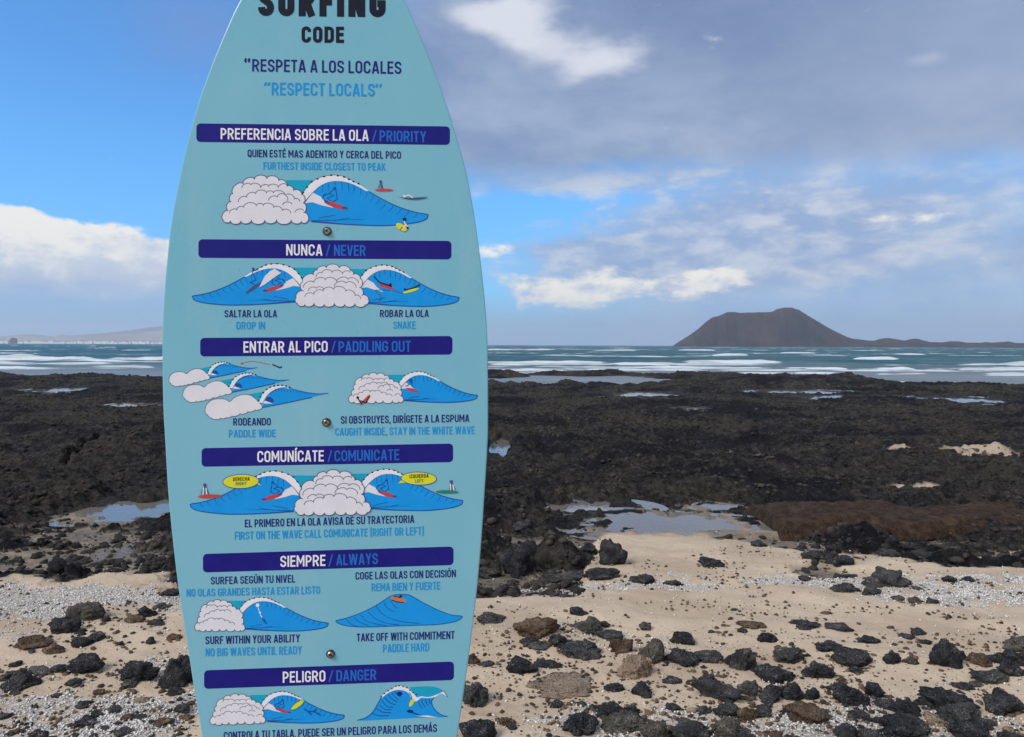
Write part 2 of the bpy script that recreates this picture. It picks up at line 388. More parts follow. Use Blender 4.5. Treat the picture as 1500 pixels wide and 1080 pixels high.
# breakers: (photo x0, x1, y of the foot, height px, thickness factor)
BRK = [(-300, 420, 528.5, 8, 1), (-300, 250, 534.5, 3, 1), (100, 260, 538, 3, 1), (-200, 120, 540, 2.5, 1), (-300, 300, 554.5, 2.5, 1),
       (690, 850, 513.5, 3, 1), (850, 960, 514, 1.5, 1), (620, 935, 531.5, 4.5, 1), (880, 1010, 534, 3, 1), (980, 1070, 513.8, 2.5, 1), (1030, 1110, 521, 3.5, 1),
       (1130, 1212, 517.5, 2.6, 1), (1270, 1380, 519, 3, 1), (1235, 1335, 527.5, 3.8, 1), (965, 1185, 532.5, 5.5, 1), (1165, 1260, 540, 3, 1), (1270, 1355, 540, 3.5, 1),
       (1370, 1620, 540, 5, 1), (1450, 1600, 535, 4.5, 1), (900, 1140, 540.5, 3, 1), (700, 860, 543, 2, 1), (1050, 1190, 548, 2.5, 1), (1260, 1390, 548.5, 3, 1), (1415, 1600, 549, 4, 1), (1150, 1250, 547, 2, 1)]
LONG0 = len(BRK)
BRK += [(-400, 1900, y, h_, 1) for y, h_ in ((512, 1.3), (521.5, 2.2), (533, 3.2), (537.5, 2.2), (542.5, 2.2))]
azs2 = np.concatenate([np.radians(np.linspace(-85, -36, 30)), np.radians(np.linspace(-35.5, 35.5, 460)), np.radians(np.linspace(36, 85, 30))])
rs2 = np.concatenate([np.geomspace(34, 420, 560), np.geomspace(425, 12000, 90)])
R2, A2 = np.meshgrid(rs2, azs2, indexing='ij'); SX, SY = R2*np.sin(A2), R2*np.cos(A2)
kk = np.tan(np.clip(A2, -1.4, 1.4))
calm = sst(SY, 60, 95)
sz = SEA + calm*((fbm(SX*.05, SY*.16, 201, 4) - .5)*.75 + (fbm(SX*.3, SY*.6, 211, 3) - .5)*.16) + (fbm(SX*.8, SY*1.2, 221, 2) - .5)*.03
foam = np.zeros_like(sz)
for i, (x0, x1, yf, hp, th) in enumerate(BRK):
    xm = min(max((x0+x1)/2, 0), 1500); D = sea_dist(yf - (xm-750)*.0037*0 - (0 if xm > 700 else -2.3) - (2.0 if xm > 700 else 0)*((xm-700)/800))
    h = hp/FPX*D*.95; k0, k1 = (x0-750)/FPX, (x1-750)/FPX; wdt = .6 + h*.9 + D*.006
    Dl = D*(1 + (fbm(kk*7 + i*3.1, kk*0 + i, 231, 4) - .5)*.055)
    e = sst(kk, k0, k0 + .25*min(.2, k1-k0)) * sst(kk, k1, k1 - .35*min(.2, k1-k0))
    e = e*np.clip((.05 if i < LONG0 else -.30) + 1.75*fbm(kk*(9 if i < LONG0 else 6) + i*2.7, kk*0 + SY*.008, 241, 4, .6), 0, 1.15)
    e = e*(.62 + .7*fbm(kk*34 + i, kk*0, 243, 4, .6))
    e = e*sst(kk, k0, k0 + .5*(k1-k0))**.35*sst(kk, k1, k1 - .5*(k1-k0))**.35
    d = (SY - Dl)/wdt
    prof = np.where(d < 0, np.exp(-(d*1.8)**2), np.exp(-(d/2.4)**2))
    sz = sz + prof*h*e
    foam = np.maximum(foam, np.where(d < 0, sst(d, -1.4, -.7), sst(d, 1.2, .2))*sst(e, .12, .75)*(.55 + .75*fbm(SX*.5, SY*.5, 251+i, 4, .6)))
    foam = np.maximum(foam, .52*e*sst(d, -5.5, -.6)*sst(d, 8, 0)*sst(fbm(SX*.25, SY*.5, 261+i, 3), .4, .6))
# scattered whitecaps
wc = sst(fbm(SX*.035, SY*.11, 271, 5, .6), .645, .70)*sst(SY, 110, 200); foam = np.maximum(foam, wc*.9)
# wash along the shore
shoreD = np.interp(kk, _sa, _sy); wash = np.exp(-((SY - shoreD - 3 - (fbm(SX*.1, SY*0, 281, 3)-.5)*8)/1.5)**2)*sst(fbm(SX*.12, SY*.1, 291, 3), .40, .60)
foam = np.maximum(foam, wash*.75)
shal = np.maximum(sst(SY, 105, 60), .35*sst(fbm(SX*.03, SY*.05, 301, 3), .4, .65)*sst(SY, 240, 120))
tag(mesh('sea_water', np.stack([SX, SY, sz], -1).reshape(-1, 3), grid_faces(len(rs2), len(azs2), False), m_sea, smooth=True, attrs={'foam': foam, 'shallow': shal}), kind='structure')

# tide pools
m_pool, t, p = new_mat('pool_water', (.22, .20, .18), .05, .9); p.inputs['IOR'].default_value = 1.55; p.inputs['Alpha'].default_value = .80
bump(t, p, noise(t, geoco(t), 14, 3, .5), .12, .01)
for (cx_, cy_, rx, ry, lv, n) in POOLS:
    vv = [(cx_, cy_, lv)]; K = 40
    for i in range(K):
        a = 2*math.pi*i/K; q = 1.65 + .25*math.sin(a*3 + cx_)
        vv.append((cx_ + math.cos(a)*rx*q, cy_ + math.sin(a)*ry*q, lv))
    tag(mesh('tide_pool_water', vv, [(0, i+1, (i+1) % K + 1) for i in range(K)], m_pool), kind='structure')

# ------------------------------------------------------------------ far land
def far_ridge(name, pts, D, depth, m, jag, seed, noise_sc=1.0, step=2.0):
    """an island or range: photo-skyline heights given their real distance, a front slope, a crest and a back slope"""
    xs = np.arange(pts[0][0], pts[-1][0] + .1, step); ys = np.interp(xs, [q[0] for q in pts], [q[1] for q in pts])
    rows = []; NR = 40
    for r in range(NR):
        u = r/(NR-1); Yd = D + depth*(u - .45); prof = math.sin(min(u/.45, 1)*math.pi/2)**.9 if u < .45 else math.cos((u-.45)/.55*math.pi/2)
        row = []
        for x, y in zip(xs, ys):
            kx = (x-750)/FPX; H = max(0, (505.5 + (x-750)*.0037 - y))/FPX*D
            gul = (float(fbm(np.array([x*.11]), np.array([u*1.5]), seed, 4)[0]) - .5)*jag*H*math.sin(u/.45*math.pi if u < .45 else math.pi*.0)
            row.append((kx*Yd*(1 if u < .45 else D/Yd*1.0 if False else 1), Yd, SEA - 2 + (H+2)*prof + gul))
        rows.append(row)
    return mesh(name, np.array(rows).reshape(-1, 3), grid_faces(NR, len(xs), False), m, smooth=True)
m_isl, t, p = new_mat('island_rock', rough=.95, spec=.1); g = geoco(t)
sp = t.nodes.new('ShaderNodeSeparateXYZ'); t.links.new(g, sp.inputs[0])
i1 = noise(t, g, .012, 6, .65); i2 = noise(t, vec(t, N(t, sp.outputs[0])*1.0, N(t, sp.outputs[1])*.15, N(t, sp.outputs[2])*.25), .03, 5, .6)
t.links.new(mixc(t, i2.step(.46, .66)*.6, mixc(t, i1.step(.35, .65), (.022, .021, .026), (.058, .033, .032)), (.070, .058, .055)), p.inputs['Base Color'])
LOB = [(984, 506.5), (992, 501), (1008, 491), (1022, 481), (1034, 470), (1042, 464.5), (1052, 462), (1064, 457), (1074, 456), (1084, 457.5), (1100, 457), (1130, 456), (1137, 452), (1146, 450), (1158, 450), (1168, 453),
       (1180, 460), (1200, 472), (1220, 483), (1240, 492.5), (1248, 495), (1258, 496), (1272, 498), (1280, 498), (1290, 495), (1300, 494), (1312, 496), (1324, 498), (1334, 495.5), (1342, 495), (1350, 497), (1362, 500),
       (1380, 500.5), (1392, 498.8), (1404, 499), (1416, 501), (1436, 501), (1444, 500), (1452, 501), (1468, 500), (1476, 499), (1488, 501.5), (1560, 501), (1700, 504), (1760, 509)]
lob = far_ridge('volcanic_island', LOB, 2300, 650, m_isl, .20, 401)
tag(lob, kind='structure')
m_mt, t, p = new_mat('far_mountain', (.10, .10, .13), .95, .1)
t.links.new(mixc(t, noise(t, geoco(t), .0015, 5, .6).step(.4, .6), (.09, .09, .12), (.15, .13, .14)), p.inputs['Base Color'])
tag(far_ridge('far_mountain', [(-500, 500), (-300, 488), (-120, 494), (0, 495), (60, 494), (100, 492), (150, 488), (190, 484), (215, 480), (245, 477), (300, 474), (380, 478), (470, 488), (600, 497), (680, 503.5), (700, 506)], 10300, 1500, m_mt, .1, 411, step=6), kind='structure')
m_mf, t, p = new_mat('far_foothill', (.24, .18, .15), .95, .1)
t.links.new(mixc(t, noise(t, geoco(t), .002, 5, .6).step(.4, .6), (.34, .30, .27), (.30, .22, .20)), p.inputs['Base Color'])
tag(far_ridge('far_foothill', [(-500, 496), (-200, 493), (0, 493), (30, 490), (45, 489.5), (62, 491), (78, 493), (90, 490), (110, 492), (150, 491), (200, 489), (215, 486), (235, 484), (300, 485), (420, 493), (560, 502), (600, 506)], 8000, 1300, m_mf, .12, 421, step=4), kind='structure')
# white seafront buildings on the far shore
m_bw, _, _ = new_mat('white_render', (.86, .85, .83), .8, .3); m_bd, _, _ = new_mat('dark_render', (.07, .06, .07), .8, .3); m_rf, _, _ = new_mat('flat_roof', (.42, .38, .34), .8, .3); m_wd, _, _ = new_mat('far_window', (.06, .08, .10), .3, .5)
def box_v(x0, x1, y0, y1, z0, z1):
    v = [(x, y, z) for z in (z0, z1) for y in (y0, y1) for x in (x0, x1)]
    return v, [(0, 2, 3, 1), (4, 5, 7, 6), (0, 1, 5, 4), (2, 6, 7, 3), (0, 4, 6, 2), (1, 3, 7, 5)]
def box(name, x0, x1, y0, y1, z0, z1, m, parent=None):
    v, f = box_v(x0, x1, y0, y1, z0, z1); return mesh(name, v, f, m, parent)
DT = 3800.0
bx_ = -30.0; rb = random.Random(5); nb = 0
while bx_ < 236:
    w = rb.uniform(2.2, 7.5); gap = rb.choice([0.15, .3, .5, 1.6, 2.6])
    if 12 < bx_ + w/2 < 26: bx_ = 26; continue
    X0 = (bx_-750)/FPX*DT; X1 = (bx_+w-750)/FPX*DT; h = rb.uniform(9, 17)
    e = bpy.data.objects.new('seafront_building', None); link(e); e.location = ((X0+X1)/2, DT, SEA)
    hw = (X1-X0)/2; box('wall', -hw, hw, 0, 25, 0, h, m_bw, e); box('roof', -hw-.6, hw+.6, -.6, 25.6, h, h+1.0, m_rf, e)
    tag(e, 'tiny white seafront building in the far shoreline row under the hazy hills', 'building', 'white buildings along the far shore'); bx_ += w + gap; nb += 1
e = bpy.data.objects.new('seafront_tower', None); link(e); e.location = ((19-750)/FPX*DT, DT, SEA)
box('wall', -14, 14, 0, 14, 0, 24, m_bd, e); box('roof', -10, -2, 3, 11, 24, 30, m_bd, e); box('roof', 3, 12, 3, 11, 24, 28, m_bd, e)
tag(e, 'single dark block standing among the white buildings on the far shore', 'building')

# ------------------------------------------------------------------ the surfboard sign
YAW, LEAN, BROLL = math.radians(4.1795), math.radians(-.8978), math.radians(-.5618)
BM = Matrix.Rotation(YAW, 3, 'Z') @ Matrix.Rotation(LEAN, 3, 'X') @ Matrix.Rotation(BROLL, 3, 'Y')
o_ = ray(475, 520); BO = Vector((0, 0, CAM_Z)) + o_/o_.y*1.38
BN = BM @ Vector((0, -1, 0)); CAMP = Vector((0, 0, CAM_Z))
BMi = BM.transposed()
sign = bpy.data.objects.new('surfboard_sign', None); link(sign)
SM = Matrix.Translation(BO) @ BM.to_4x4(); sign.matrix_world = SM
tag(sign, 'pale blue surfboard shaped sign with surfing code lettering and wave drawings, standing on the beach', 'sign')
def P(x, y):
    r = ray(x, y); q = CAMP + r*(((BO - CAMP).dot(BN))/r.dot(BN)) - BO; l = BMi @ q; return l.x, l.z
LAYER = [0]
def Yl(): LAYER[0] += 1; return -.00006*LAYER[0] - .00015
def flat_mesh(name, pieces, m, parent=sign, same=False):
    """pieces: list of (points2d, tris/quads) in photo px, laid on the board's face; local y is minus the layer"""
    v, f = [], []; y0 = Yl()
    for k, (pts, fs) in enumerate(pieces):
        b = len(v); yy = y0 - (k % 6)*.000008
        for q in pts: u, w = P(*q); v.append((u, yy, w))
        f += [tuple(b+i for i in fc) for fc in fs]
    return mesh(name, v, f, m, parent)
def poly(pts):
    tri = tessellate_polygon([[Vector((a, b, 0)) for a, b in pts]]); return (pts, [tuple(q) for q in tri])
def ribbon(pts, w, closed=False, taper=None):
    pts = [Vector(q) for q in pts]; n = len(pts); L, R = [], []
    for i, q in enumerate(pts):
        a = pts[i-1] if (i > 0 or closed) else None; b = pts[(i+1) % n] if (i < n-1 or closed) else None
        d1 = (q-a).normalized() if a is not None and (q-a).length > 1e-6 else None; d2 = (b-q).normalized() if b is not None and (b-q).length > 1e-6 else None
        d1 = d1 or d2 or Vector((1, 0)); d2 = d2 or d1
        n1_ = Vector((-d1.y, d1.x)); n2_ = Vector((-d2.y, d2.x)); mm = n1_ + n2_
        mm = mm.normalized() if mm.length > 1e-4 else n1_
        k = min(1/max(mm.dot(n1_), .4), 2.0); ww = w/2*(taper(i/(n-1)) if taper else 1)
        L.append(q + mm*k*ww); R.append(q - mm*k*ww)
    f = [(i, (i+1) % n, n+(i+1) % n, n+i) for i in range(n if closed else n-1)]
    return [tuple(q) for q in L + R], f
def ell(cx_, cy_, rx, ry, a=0, n=24):
    ca, sa = math.cos(a), math.sin(a)
    return [(cx_ + math.cos(i*2*math.pi/n)*rx*ca - math.sin(i*2*math.pi/n)*ry*sa, cy_ + math.cos(i*2*math.pi/n)*rx*sa + math.sin(i*2*math.pi/n)*ry*ca) for i in range(n)]
def scallop(pts, b=.28, closed=False, n=7, jit=0):
    out = []; K = len(pts)
    for i in range(K if closed else K-1):
        a = Vector(pts[i]); c_ = Vector(pts[(i+1) % K]); d = c_-a; nn = Vector((d.y, -d.x)); bb = b + (random.uniform(-jit, jit) if jit else 0)
        for j in range(n):
            u = j/n; out.append(tuple(a + d*(.5-.5*math.cos(u*math.pi)) + nn*bb*math.sin(u*math.pi)))
    if not closed: out.append(tuple(pts[-1]))
    return out
def smooth(pts, n=6, closed=False):
    K = len(pts); out = []
    for i in range(K if closed else K-1):
        g_ = (lambda j: pts[j % K]) if closed else (lambda j: pts[min(max(j, 0), K-1)])
        p0, p1, p2, p3 = (np.array(g_(i+j), float) for j in (-1, 0, 1, 2))
        for j in range(n):
            u = j/n; out.append(tuple(.5*((2*p1) + (p2-p0)*u + (2*p0-5*p1+4*p2-p3)*u*u + (3*p1-p0-3*p2+p3)*u**3)))
    if not closed: out.append(tuple(pts[-1]))
    return out

# board body
OUT = [(0, 352, 592), (50, 328.5, 614.5), (100, 308, 634.8), (150, 290.3, 653), (200, 276.3, 668.5), (250, 265, 682.5), (323, 251, 696), (407, 242, 707), (480, 237.7, 713.3), (540, 237.5, 714.7), (600, 238.8, 715), (647, 241.5, 714.4), (720, 245.8, 710), (800, 253.5, 704.5), (880, 263.5, 697), (965, 277, 686.5), (1010, 284, 680), (1080, 295.5, 670)]
lf = [P(a, y) for y, a, b in OUT]; rt = [P(b, y) for y, a, b in OUT]
cxm = (lf[0][0] + rt[0][0])/2; ztop, zbot = lf[0][1], lf[-1][1]
hw0 = (rt[0][0] - lf[0][0])/2; hw1 = (rt[-1][0] - lf[-1][0])/2; cb = (lf[-1][0]+rt[-1][0])/2
tip = [(cxm - hw0*k, ztop + .105*s) for k, s in ((.80, .33), (.58, .62), (.36, .85), (.16, .97), (0, 1.0), (-.16, .97), (-.36, .85), (-.58, .62), (-.80, .33))]
tail = [(cb + hw1*k, zbot - s) for k, s in ((.93, .14), (.83, .28), (.70, .40), (.50, .50), (.25, .545), (0, .555), (-.25, .545), (-.50, .50), (-.70, .40), (-.83, .28), (-.93, .14))]
outline = smooth(tip + rt + tail + lf[::-1], 4, True)
TH = .011
def prism(name, pts, y0, y1, m, parent, rnd=.0022):
    n = len(pts); ct = np.mean(pts, 0); v = []
    A_ = np.array(pts); T_ = np.roll(A_, -1, 0) - np.roll(A_, 1, 0); T_ /= np.linalg.norm(T_, axis=1)[:, None]; NN = np.stack([T_[:, 1], -T_[:, 0]], 1)
    if ((A_ - ct)*NN).sum() < 0: NN = -NN
    rings = [(y0, -rnd), (y0 + rnd*.3, -rnd*.3), (y0 + rnd, 0), (y1 - rnd, 0), (y1 - rnd*.3, -rnd*.3), (y1, -rnd)]
    for y, off in rings:
        for q, nn in zip(A_, NN): v.append((q[0] + nn[0]*off, y, q[1] + nn[1]*off))
    f = []
    for r in range(len(rings)-1):
        for i in range(n): j = (i+1) % n; f.append((r*n+i, r*n+j, (r+1)*n+j, (r+1)*n+i))
    tri = [tuple(q) for q in tessellate_polygon([[Vector((a, b, 0)) for a, b in pts]])]
    f += tri; f += [tuple(i + n*(len(rings)-1) for i in q[::-1]) for q in tri]
    o = mesh(name, v, f, m, parent)
    import bmesh
    bm = bmesh.new(); bm.from_mesh(o.data); bmesh.ops.recalc_face_normals(bm, faces=bm.faces); bm.to_mesh(o.data); bm.free()
    return o
m_board, t, p = new_mat('board_paint', (.2, .45, .55), .28, .38)
oc = objco(t); b1 = noise(t, oc, 2.2, 4, .55); b2 = noise(t, oc, 9, 5, .6)
t.links.new(mixc(t, b1.step(.3, .7)*.6, (.165, .430, .545), (.195, .455, .560)), p.inputs['Base Color'])
mpb = t.nodes.new('ShaderNodeMapping'); mpb.inputs['Scale'].default_value = (5, 5, 1.3); t.links.new(oc, mpb.inputs[0]); smd = noise(t, mpb.outputs[0], 2.4, 5, .6)
bc_ = mixc(t, smd.step(.50, .72)*.30, mixc(t, b1.step(.3, .7)*.6, (.165, .430, .545), (.195, .455, .560)), (.27, .47, .54))
bc_ = mixc(t, noise(t, oc, 55, 3, .6).step(.70, .76)*.35, bc_, (.10, .17, .18)); t.links.new(bc_, p.inputs['Base Color'])
t.links.new((b1.step(.35, .65)*.14 + b2*.12 + .20).s, p.inputs['Roughness'])
bump(t, p, noise(t, oc, 1.6, 2, .5), .25, .01)
prism('board_panel', outline, 0, TH, m_board, sign)
def ink(name, c, r=.34):
    m, t, p = new_mat(name, c, r, .22); oc = objco(t); n = noise(t, oc, 30, 4, .6)
    t.links.new(mixc(t, n.step(.3, .7)*.25, c, tuple(min(1, q*1.25 + .01) for q in c)), p.inputs['Base Color']); return m
I_navy = ink('ink_navy', (.010, .012, .15)); I_blk = ink('ink_black', (.006, .007, .018)); I_blue = ink('ink_mid_blue', (.004, .27, .62)); I_bar = ink('ink_bar_blue', (.008, .006, .175))
I_wht = ink('ink_white', (.72, .72, .76)); I_pri = ink('ink_bar_text_blue', (.010, .13, .50)); I_wave = ink('ink_wave_blue', (.003, .27, .70)); I_teal = ink('ink_teal', (.004, .33, .50))
I_line = ink('ink_line_violet', (.07, .07, .16)); I_dkb = ink('ink_dark_blue', (.006, .07, .30)); I_red = ink('ink_red', (.50, .05, .05)); I_yel = ink('ink_yellow', (.62, .62, .02)); I_grn = ink('ink_green', (.01, .20, .14)); I_fm = ink('ink_foam', (.66, .65, .70)); I_skin = ink('ink_orange', (.55, .16, .07))

# ---- lettering: condensed grotesque drawn as strokes; cap height 1
def glyphs(t):
    l = t/2; b = t/2; T = 1 - t/2; m = .52
    def arcp(cx_, cy_, rx, ry, a0, a1, n=5): return [(cx_ + rx*math.cos(math.radians(a0 + (a1-a0)*i/n)), cy_ + ry*math.sin(math.radians(a0 + (a1-a0)*i/n))) for i in range(n+1)]
    G = {}
    w = .53; r = w - t/2; R = (r-l)/2; c_ = (l+r)/2
    O = arcp(c_, T-R, R, R, 180, 0, 8) + arcp(c_, b+R, R, R, 0, -180, 8)
    G['O'] = (w, [(O, 1)]); G['Q'] = (w, [(O, 1), ([(c_, .25), (r+.03, -.04)], 0)])
    G['C'] = (w, [([(r, .66)] + arcp(c_, T-R, R, R, 0, 180, 8) + arcp(c_, b+R, R, R, 180, 360, 8) + [(r, .34)], 0)])
    G['G'] = (w, [([(r, .70)] + arcp(c_, T-R, R, R, 0, 180, 8) + arcp(c_, b+R, R, R, 180, 360, 8) + [(r, .46), (c_-.01, .46)], 0)])
    G['U'] = (w, [([(l, 1), (l, b+R)] + arcp(c_, b+R, R, R, 180, 360, 8) + [(r, b+R), (r, 1)], 0)])
    G['J'] = (.42, [([(.42-l, 1), (.42-l, b+R*.8)] + arcp(.42-l-R*.8, b+R*.8, R*.8, R*.8, 0, -130, 6), 0)])
    Rd = min(R, .19)
    G['D'] = (w, [([(l, b), (l, T), (r-Rd, T)] + arcp(r-Rd, T-Rd, Rd, Rd, 90, 0) + arcp(r-Rd, b+Rd, Rd, Rd, 0, -90), 1)])
    Rp = (T-m+.03)/2
    def bowl(y0, y1, rr): q = (y1-y0)/2; q2 = min(q, rr-l-.02); return [(l-.0, y1), (rr-q2, y1)] + arcp(rr-q2, y1-q, q2, q, 90, -90, 8) + [(rr-q2, y0), (l, y0)]
    G['P'] = (.52, [([(l, 0), (l, 1)], 0), (bowl(.42, T, .52-l), 0)])
    G['R'] = (.54, [([(l, 0), (l, 1)], 0), (bowl(.46, T, .53-l), 0), ([(.27, .46), (.54-l+.01, 0)], 0)])
    G['B'] = (.54, [([(l, 0), (l, 1)], 0), (bowl(.53, T, .51-l), 0), (bowl(b, .53, .54-l), 0)])
    G['S'] = (.52, [([(.52-l, .70)] + arcp(.26, T-.26+l, .26-l, .26-l, 15, 180, 7) + [(l, .66), (l+.04, .58), (.26, .50), (.48-l, .42), (.52-l, .33)] + arcp(.26, b+.26-l, .26-l, .26-l, 0, -165, 7) + [(l, .30)], 0)])
    G['E'] = (.45, [([(l, 0), (l, 1)], 0), ([(l, T), (.45, T)], 0), ([(l, .52), (.42, .52)], 0), ([(l, b), (.45, b)], 0)])
    G['F'] = (.44, [([(l, 0), (l, 1)], 0), ([(l, T), (.44, T)], 0), ([(l, .50), (.41, .50)], 0)])
    G['L'] = (.43, [([(l, 1), (l, 0)], 0), ([(l, b), (.43, b)], 0)])
    G['T'] = (.46, [([(0, T), (.46, T)], 0), ([(.23, T), (.23, 0)], 0)])
    G['H'] = (.54, [([(l, 0), (l, 1)], 0), ([(.54-l, 0), (.54-l, 1)], 0), ([(l, .52), (.54-l, .52)], 0)])
    G['I'] = (t, [([(l, 0), (l, 1)], 0)])
    G['N'] = (.55, [([(l, 0), (l, 1)], 0), ([(.55-l, 0), (.55-l, 1)], 0), ([(l+.01, .97), (.54-l, .03)], 0)])
    G['M'] = (.68, [([(l, 0), (l, 1)], 0), ([(.68-l, 0), (.68-l, 1)], 0), ([(l+.01, .96), (.34, .33), (.67-l, .96)], 0)])
    G['A'] = (.56, [([(l*.9, 0), (.28-l*.25, 1)], 0), ([(.56-l*.9, 0), (.28+l*.25, 1)], 0), ([(.13, .27), (.43, .27)], 0)])
    G['V'] = (.54, [([(l*.9, 1), (.27-l*.25, 0)], 0), ([(.54-l*.9, 1), (.27+l*.25, 0)], 0)])
    G['W'] = (.82, [([(l*.9, 1), (.22, 0)], 0), ([(.23, 0), (.40, 1)], 0), ([(.42, 1), (.59, 0)], 0), ([(.60, 0), (.82-l*.9, 1)], 0)])
    G['Y'] = (.54, [([(l*.9, 1), (.27, .46)], 0), ([(.54-l*.9, 1), (.27, .46)], 0), ([(.27, .5), (.27, 0)], 0)])
    G['Z'] = (.47, [([(.02, T), (.46, T)], 0), ([(.46-l, T), (.02+l, b)], 0), ([(.02, b), (.46, b)], 0)])
    G['K'] = (.54, [([(l, 0), (l, 1)], 0), ([(.53-l, 1), (l, .40)], 0), ([(.22, .56), (.54-l, 0)], 0)])
    G['X'] = (.52, [([(l, 0), (.52-l, 1)], 0), ([(l, 1), (.52-l, 0)], 0)])
    G[','] = (.16, [([(.09, .15), (.05, -.14)], 0)]); G['/'] = (.36, [([(.05, -.06), (.31, 1.06)], 0)])
    G['('] = (.22, [([(.2, 1.1), (.09, .98), (.08, .5), (.09, .02), (.2, -.1)], 0)]); G[')'] = (.22, [([(.02, 1.1), (.13, .98), (.14, .5), (.13, .02), (.02, -.1)], 0)])
    G['“'] = (.34, [([(.10, .70), (.04, .82), (.09, 1.02)], 0), ([(.28, .70), (.22, .82), (.27, 1.02)], 0)])
    G['”'] = (.34, [([(.09, 1.02), (.03, .74)], 0), ([(.26, 1.02), (.20, .74)], 0)])
    G['"'] = (.34, [([(.13, 1.02), (.06, .76)], 0), ([(.30, 1.02), (.23, .76)], 0)])
    for ch, ba in (('Á', 'A'), ('É', 'E'), ('Í', 'I'), ('Ó', 'O'), ('Ú', 'U')):
        w_, st = G[ba]; G[ch] = (w_, st + [([(w_/2-.05, 1.07), (w_/2+.10, 1.24)], 0)])
    return G
GL = {}
def text(s, x0, x1, yb0, yb1, h, m, t=.15, name='lettering', parent=sign, sp=.10, label=None):
    if t not in GL: GL[t] = glyphs(t)
    if parent is sign: LAYER[0] = 4
    G = GL[t]; adv = 0; pl = []
    for ch in s:
        if ch == ' ': adv += .24; continue
        pl.append((ch, adv)); adv += G[ch][0] + sp
    adv -= sp; sx = (x1-x0)/adv; sl_ = (yb1-yb0)/(x1-x0)
    pieces = []
    for ch, a in pl:
        for pts, cl in G[ch][1]:
            q = [((a + px)*sx, py*h) for px, py in pts]            # stroke weight stays even when the line is condensed
            v, f = ribbon([(u, w) for u, w in q], t*h*(.5 + .5*min(1.2, sx/h)), bool(cl))
            pieces.append(([(x0 + u, yb0 + sl_*u - w) for u, w in v], f))
    o = flat_mesh(name, pieces, m, parent)
    if label: o['label'] = label
    return o
D0, L0 = I_navy, I_blue
text('SURFING', 378, 565, 23.5, 25.5, 43, I_blk, .235, 'title_lettering', sp=.13)
text('CODE', 441.6, 504, 62.6, 63.2, 23.6, I_blk, .20, 'title_lettering')
text('“', 358, 367.5, 104, 104, 18, D0); text('RESPETA A LOS LOCALES', 369.5, 588, 105, 108.7, 18.2, D0, .145)
text('"', 386, 396, 139.5, 139.5, 18.2, L0); text('RESPECT LOCALS', 398, 549, 139.7, 141.6, 18.6, L0, .145); text('”', 550, 561, 141.8, 141.8, 18.2, L0)
def bar(l, r, h):
    (x0, y0), (x1, y1) = l, r; H = h/2; rr = 6; dx_, dy_ = x1-x0, y1-y0; n = 6; pts = []
    for cx_, cy_, a0 in ((dx_-rr, -H+rr, -90), (dx_-rr, H-rr, 0), (rr, H-rr, 90), (rr, -H+rr, 180)):
        for i in range(n+1):
            a = math.radians(a0 + 90*i/n); u = cx_ + rr*math.cos(a); v = cy_ + rr*math.sin(a); pts.append((x0 + u, y0 + v + dy_*u/dx_))
    LAYER[0] = 0
    return flat_mesh('heading_bar', [poly(pts)], I_bar)
for (l, r), (es, ex0, ex1, e0, e1), (en, nx0, nx1, n0, n1_), sx_ in [
    (((287.7, 194.6), (659, 199)), ('PREFERENCIA SOBRE LA OLA', 323.3, 540, 204.2, 206.9), ('PRIORITY', 556, 624.3, 207.2, 208.8), (545, 552)),
    (((290.7, 364.3), (661.3, 366.7)), ('NUNCA', 419.3, 472.3, 374.4, 374.8), ('NEVER', 489.3, 535.7, 374.8, 375.3), (477, 484)),
    (((293.3, 508.8), (662.7, 506)), ('ENTRAR AL PICO', 356.7, 480, 516.8, 516), ('PADDLING OUT', 496, 601.7, 516, 515.4), (485, 492)),
    (((295.3, 670.3), (663.7, 663.5)), ('COMUNÍCATE', 377, 474.3, 677.3, 676), ('COMUNICATE', 490, 585, 676, 674.2), (480, 486.5)),
    (((297.3, 825.2), (664.3, 814.3)), ('SIEMPRE', 410.7, 476.7, 830.8, 829), ('ALWAYS', 492.7, 553.7, 828.4, 826.4), (481, 488)),
    (((299, 995.7), (665, 982.7)), ('PELIGRO', 414.3, 476.7, 1000.3, 998.4), ('DANGER', 492.7, 551.3, 998, 996.2), (481, 488.5))]:
    b_ = bar(l, r, 27.2); text(es, ex0, ex1, e0, e1, 16.4, I_wht, .145, parent=sign); text('/', sx_[0], sx_[1], (e1+n0)/2, (e1+n0)/2, 15.6, I_pri, .11); text(en, nx0, nx1, n0, n1_, 16, I_pri, .145)
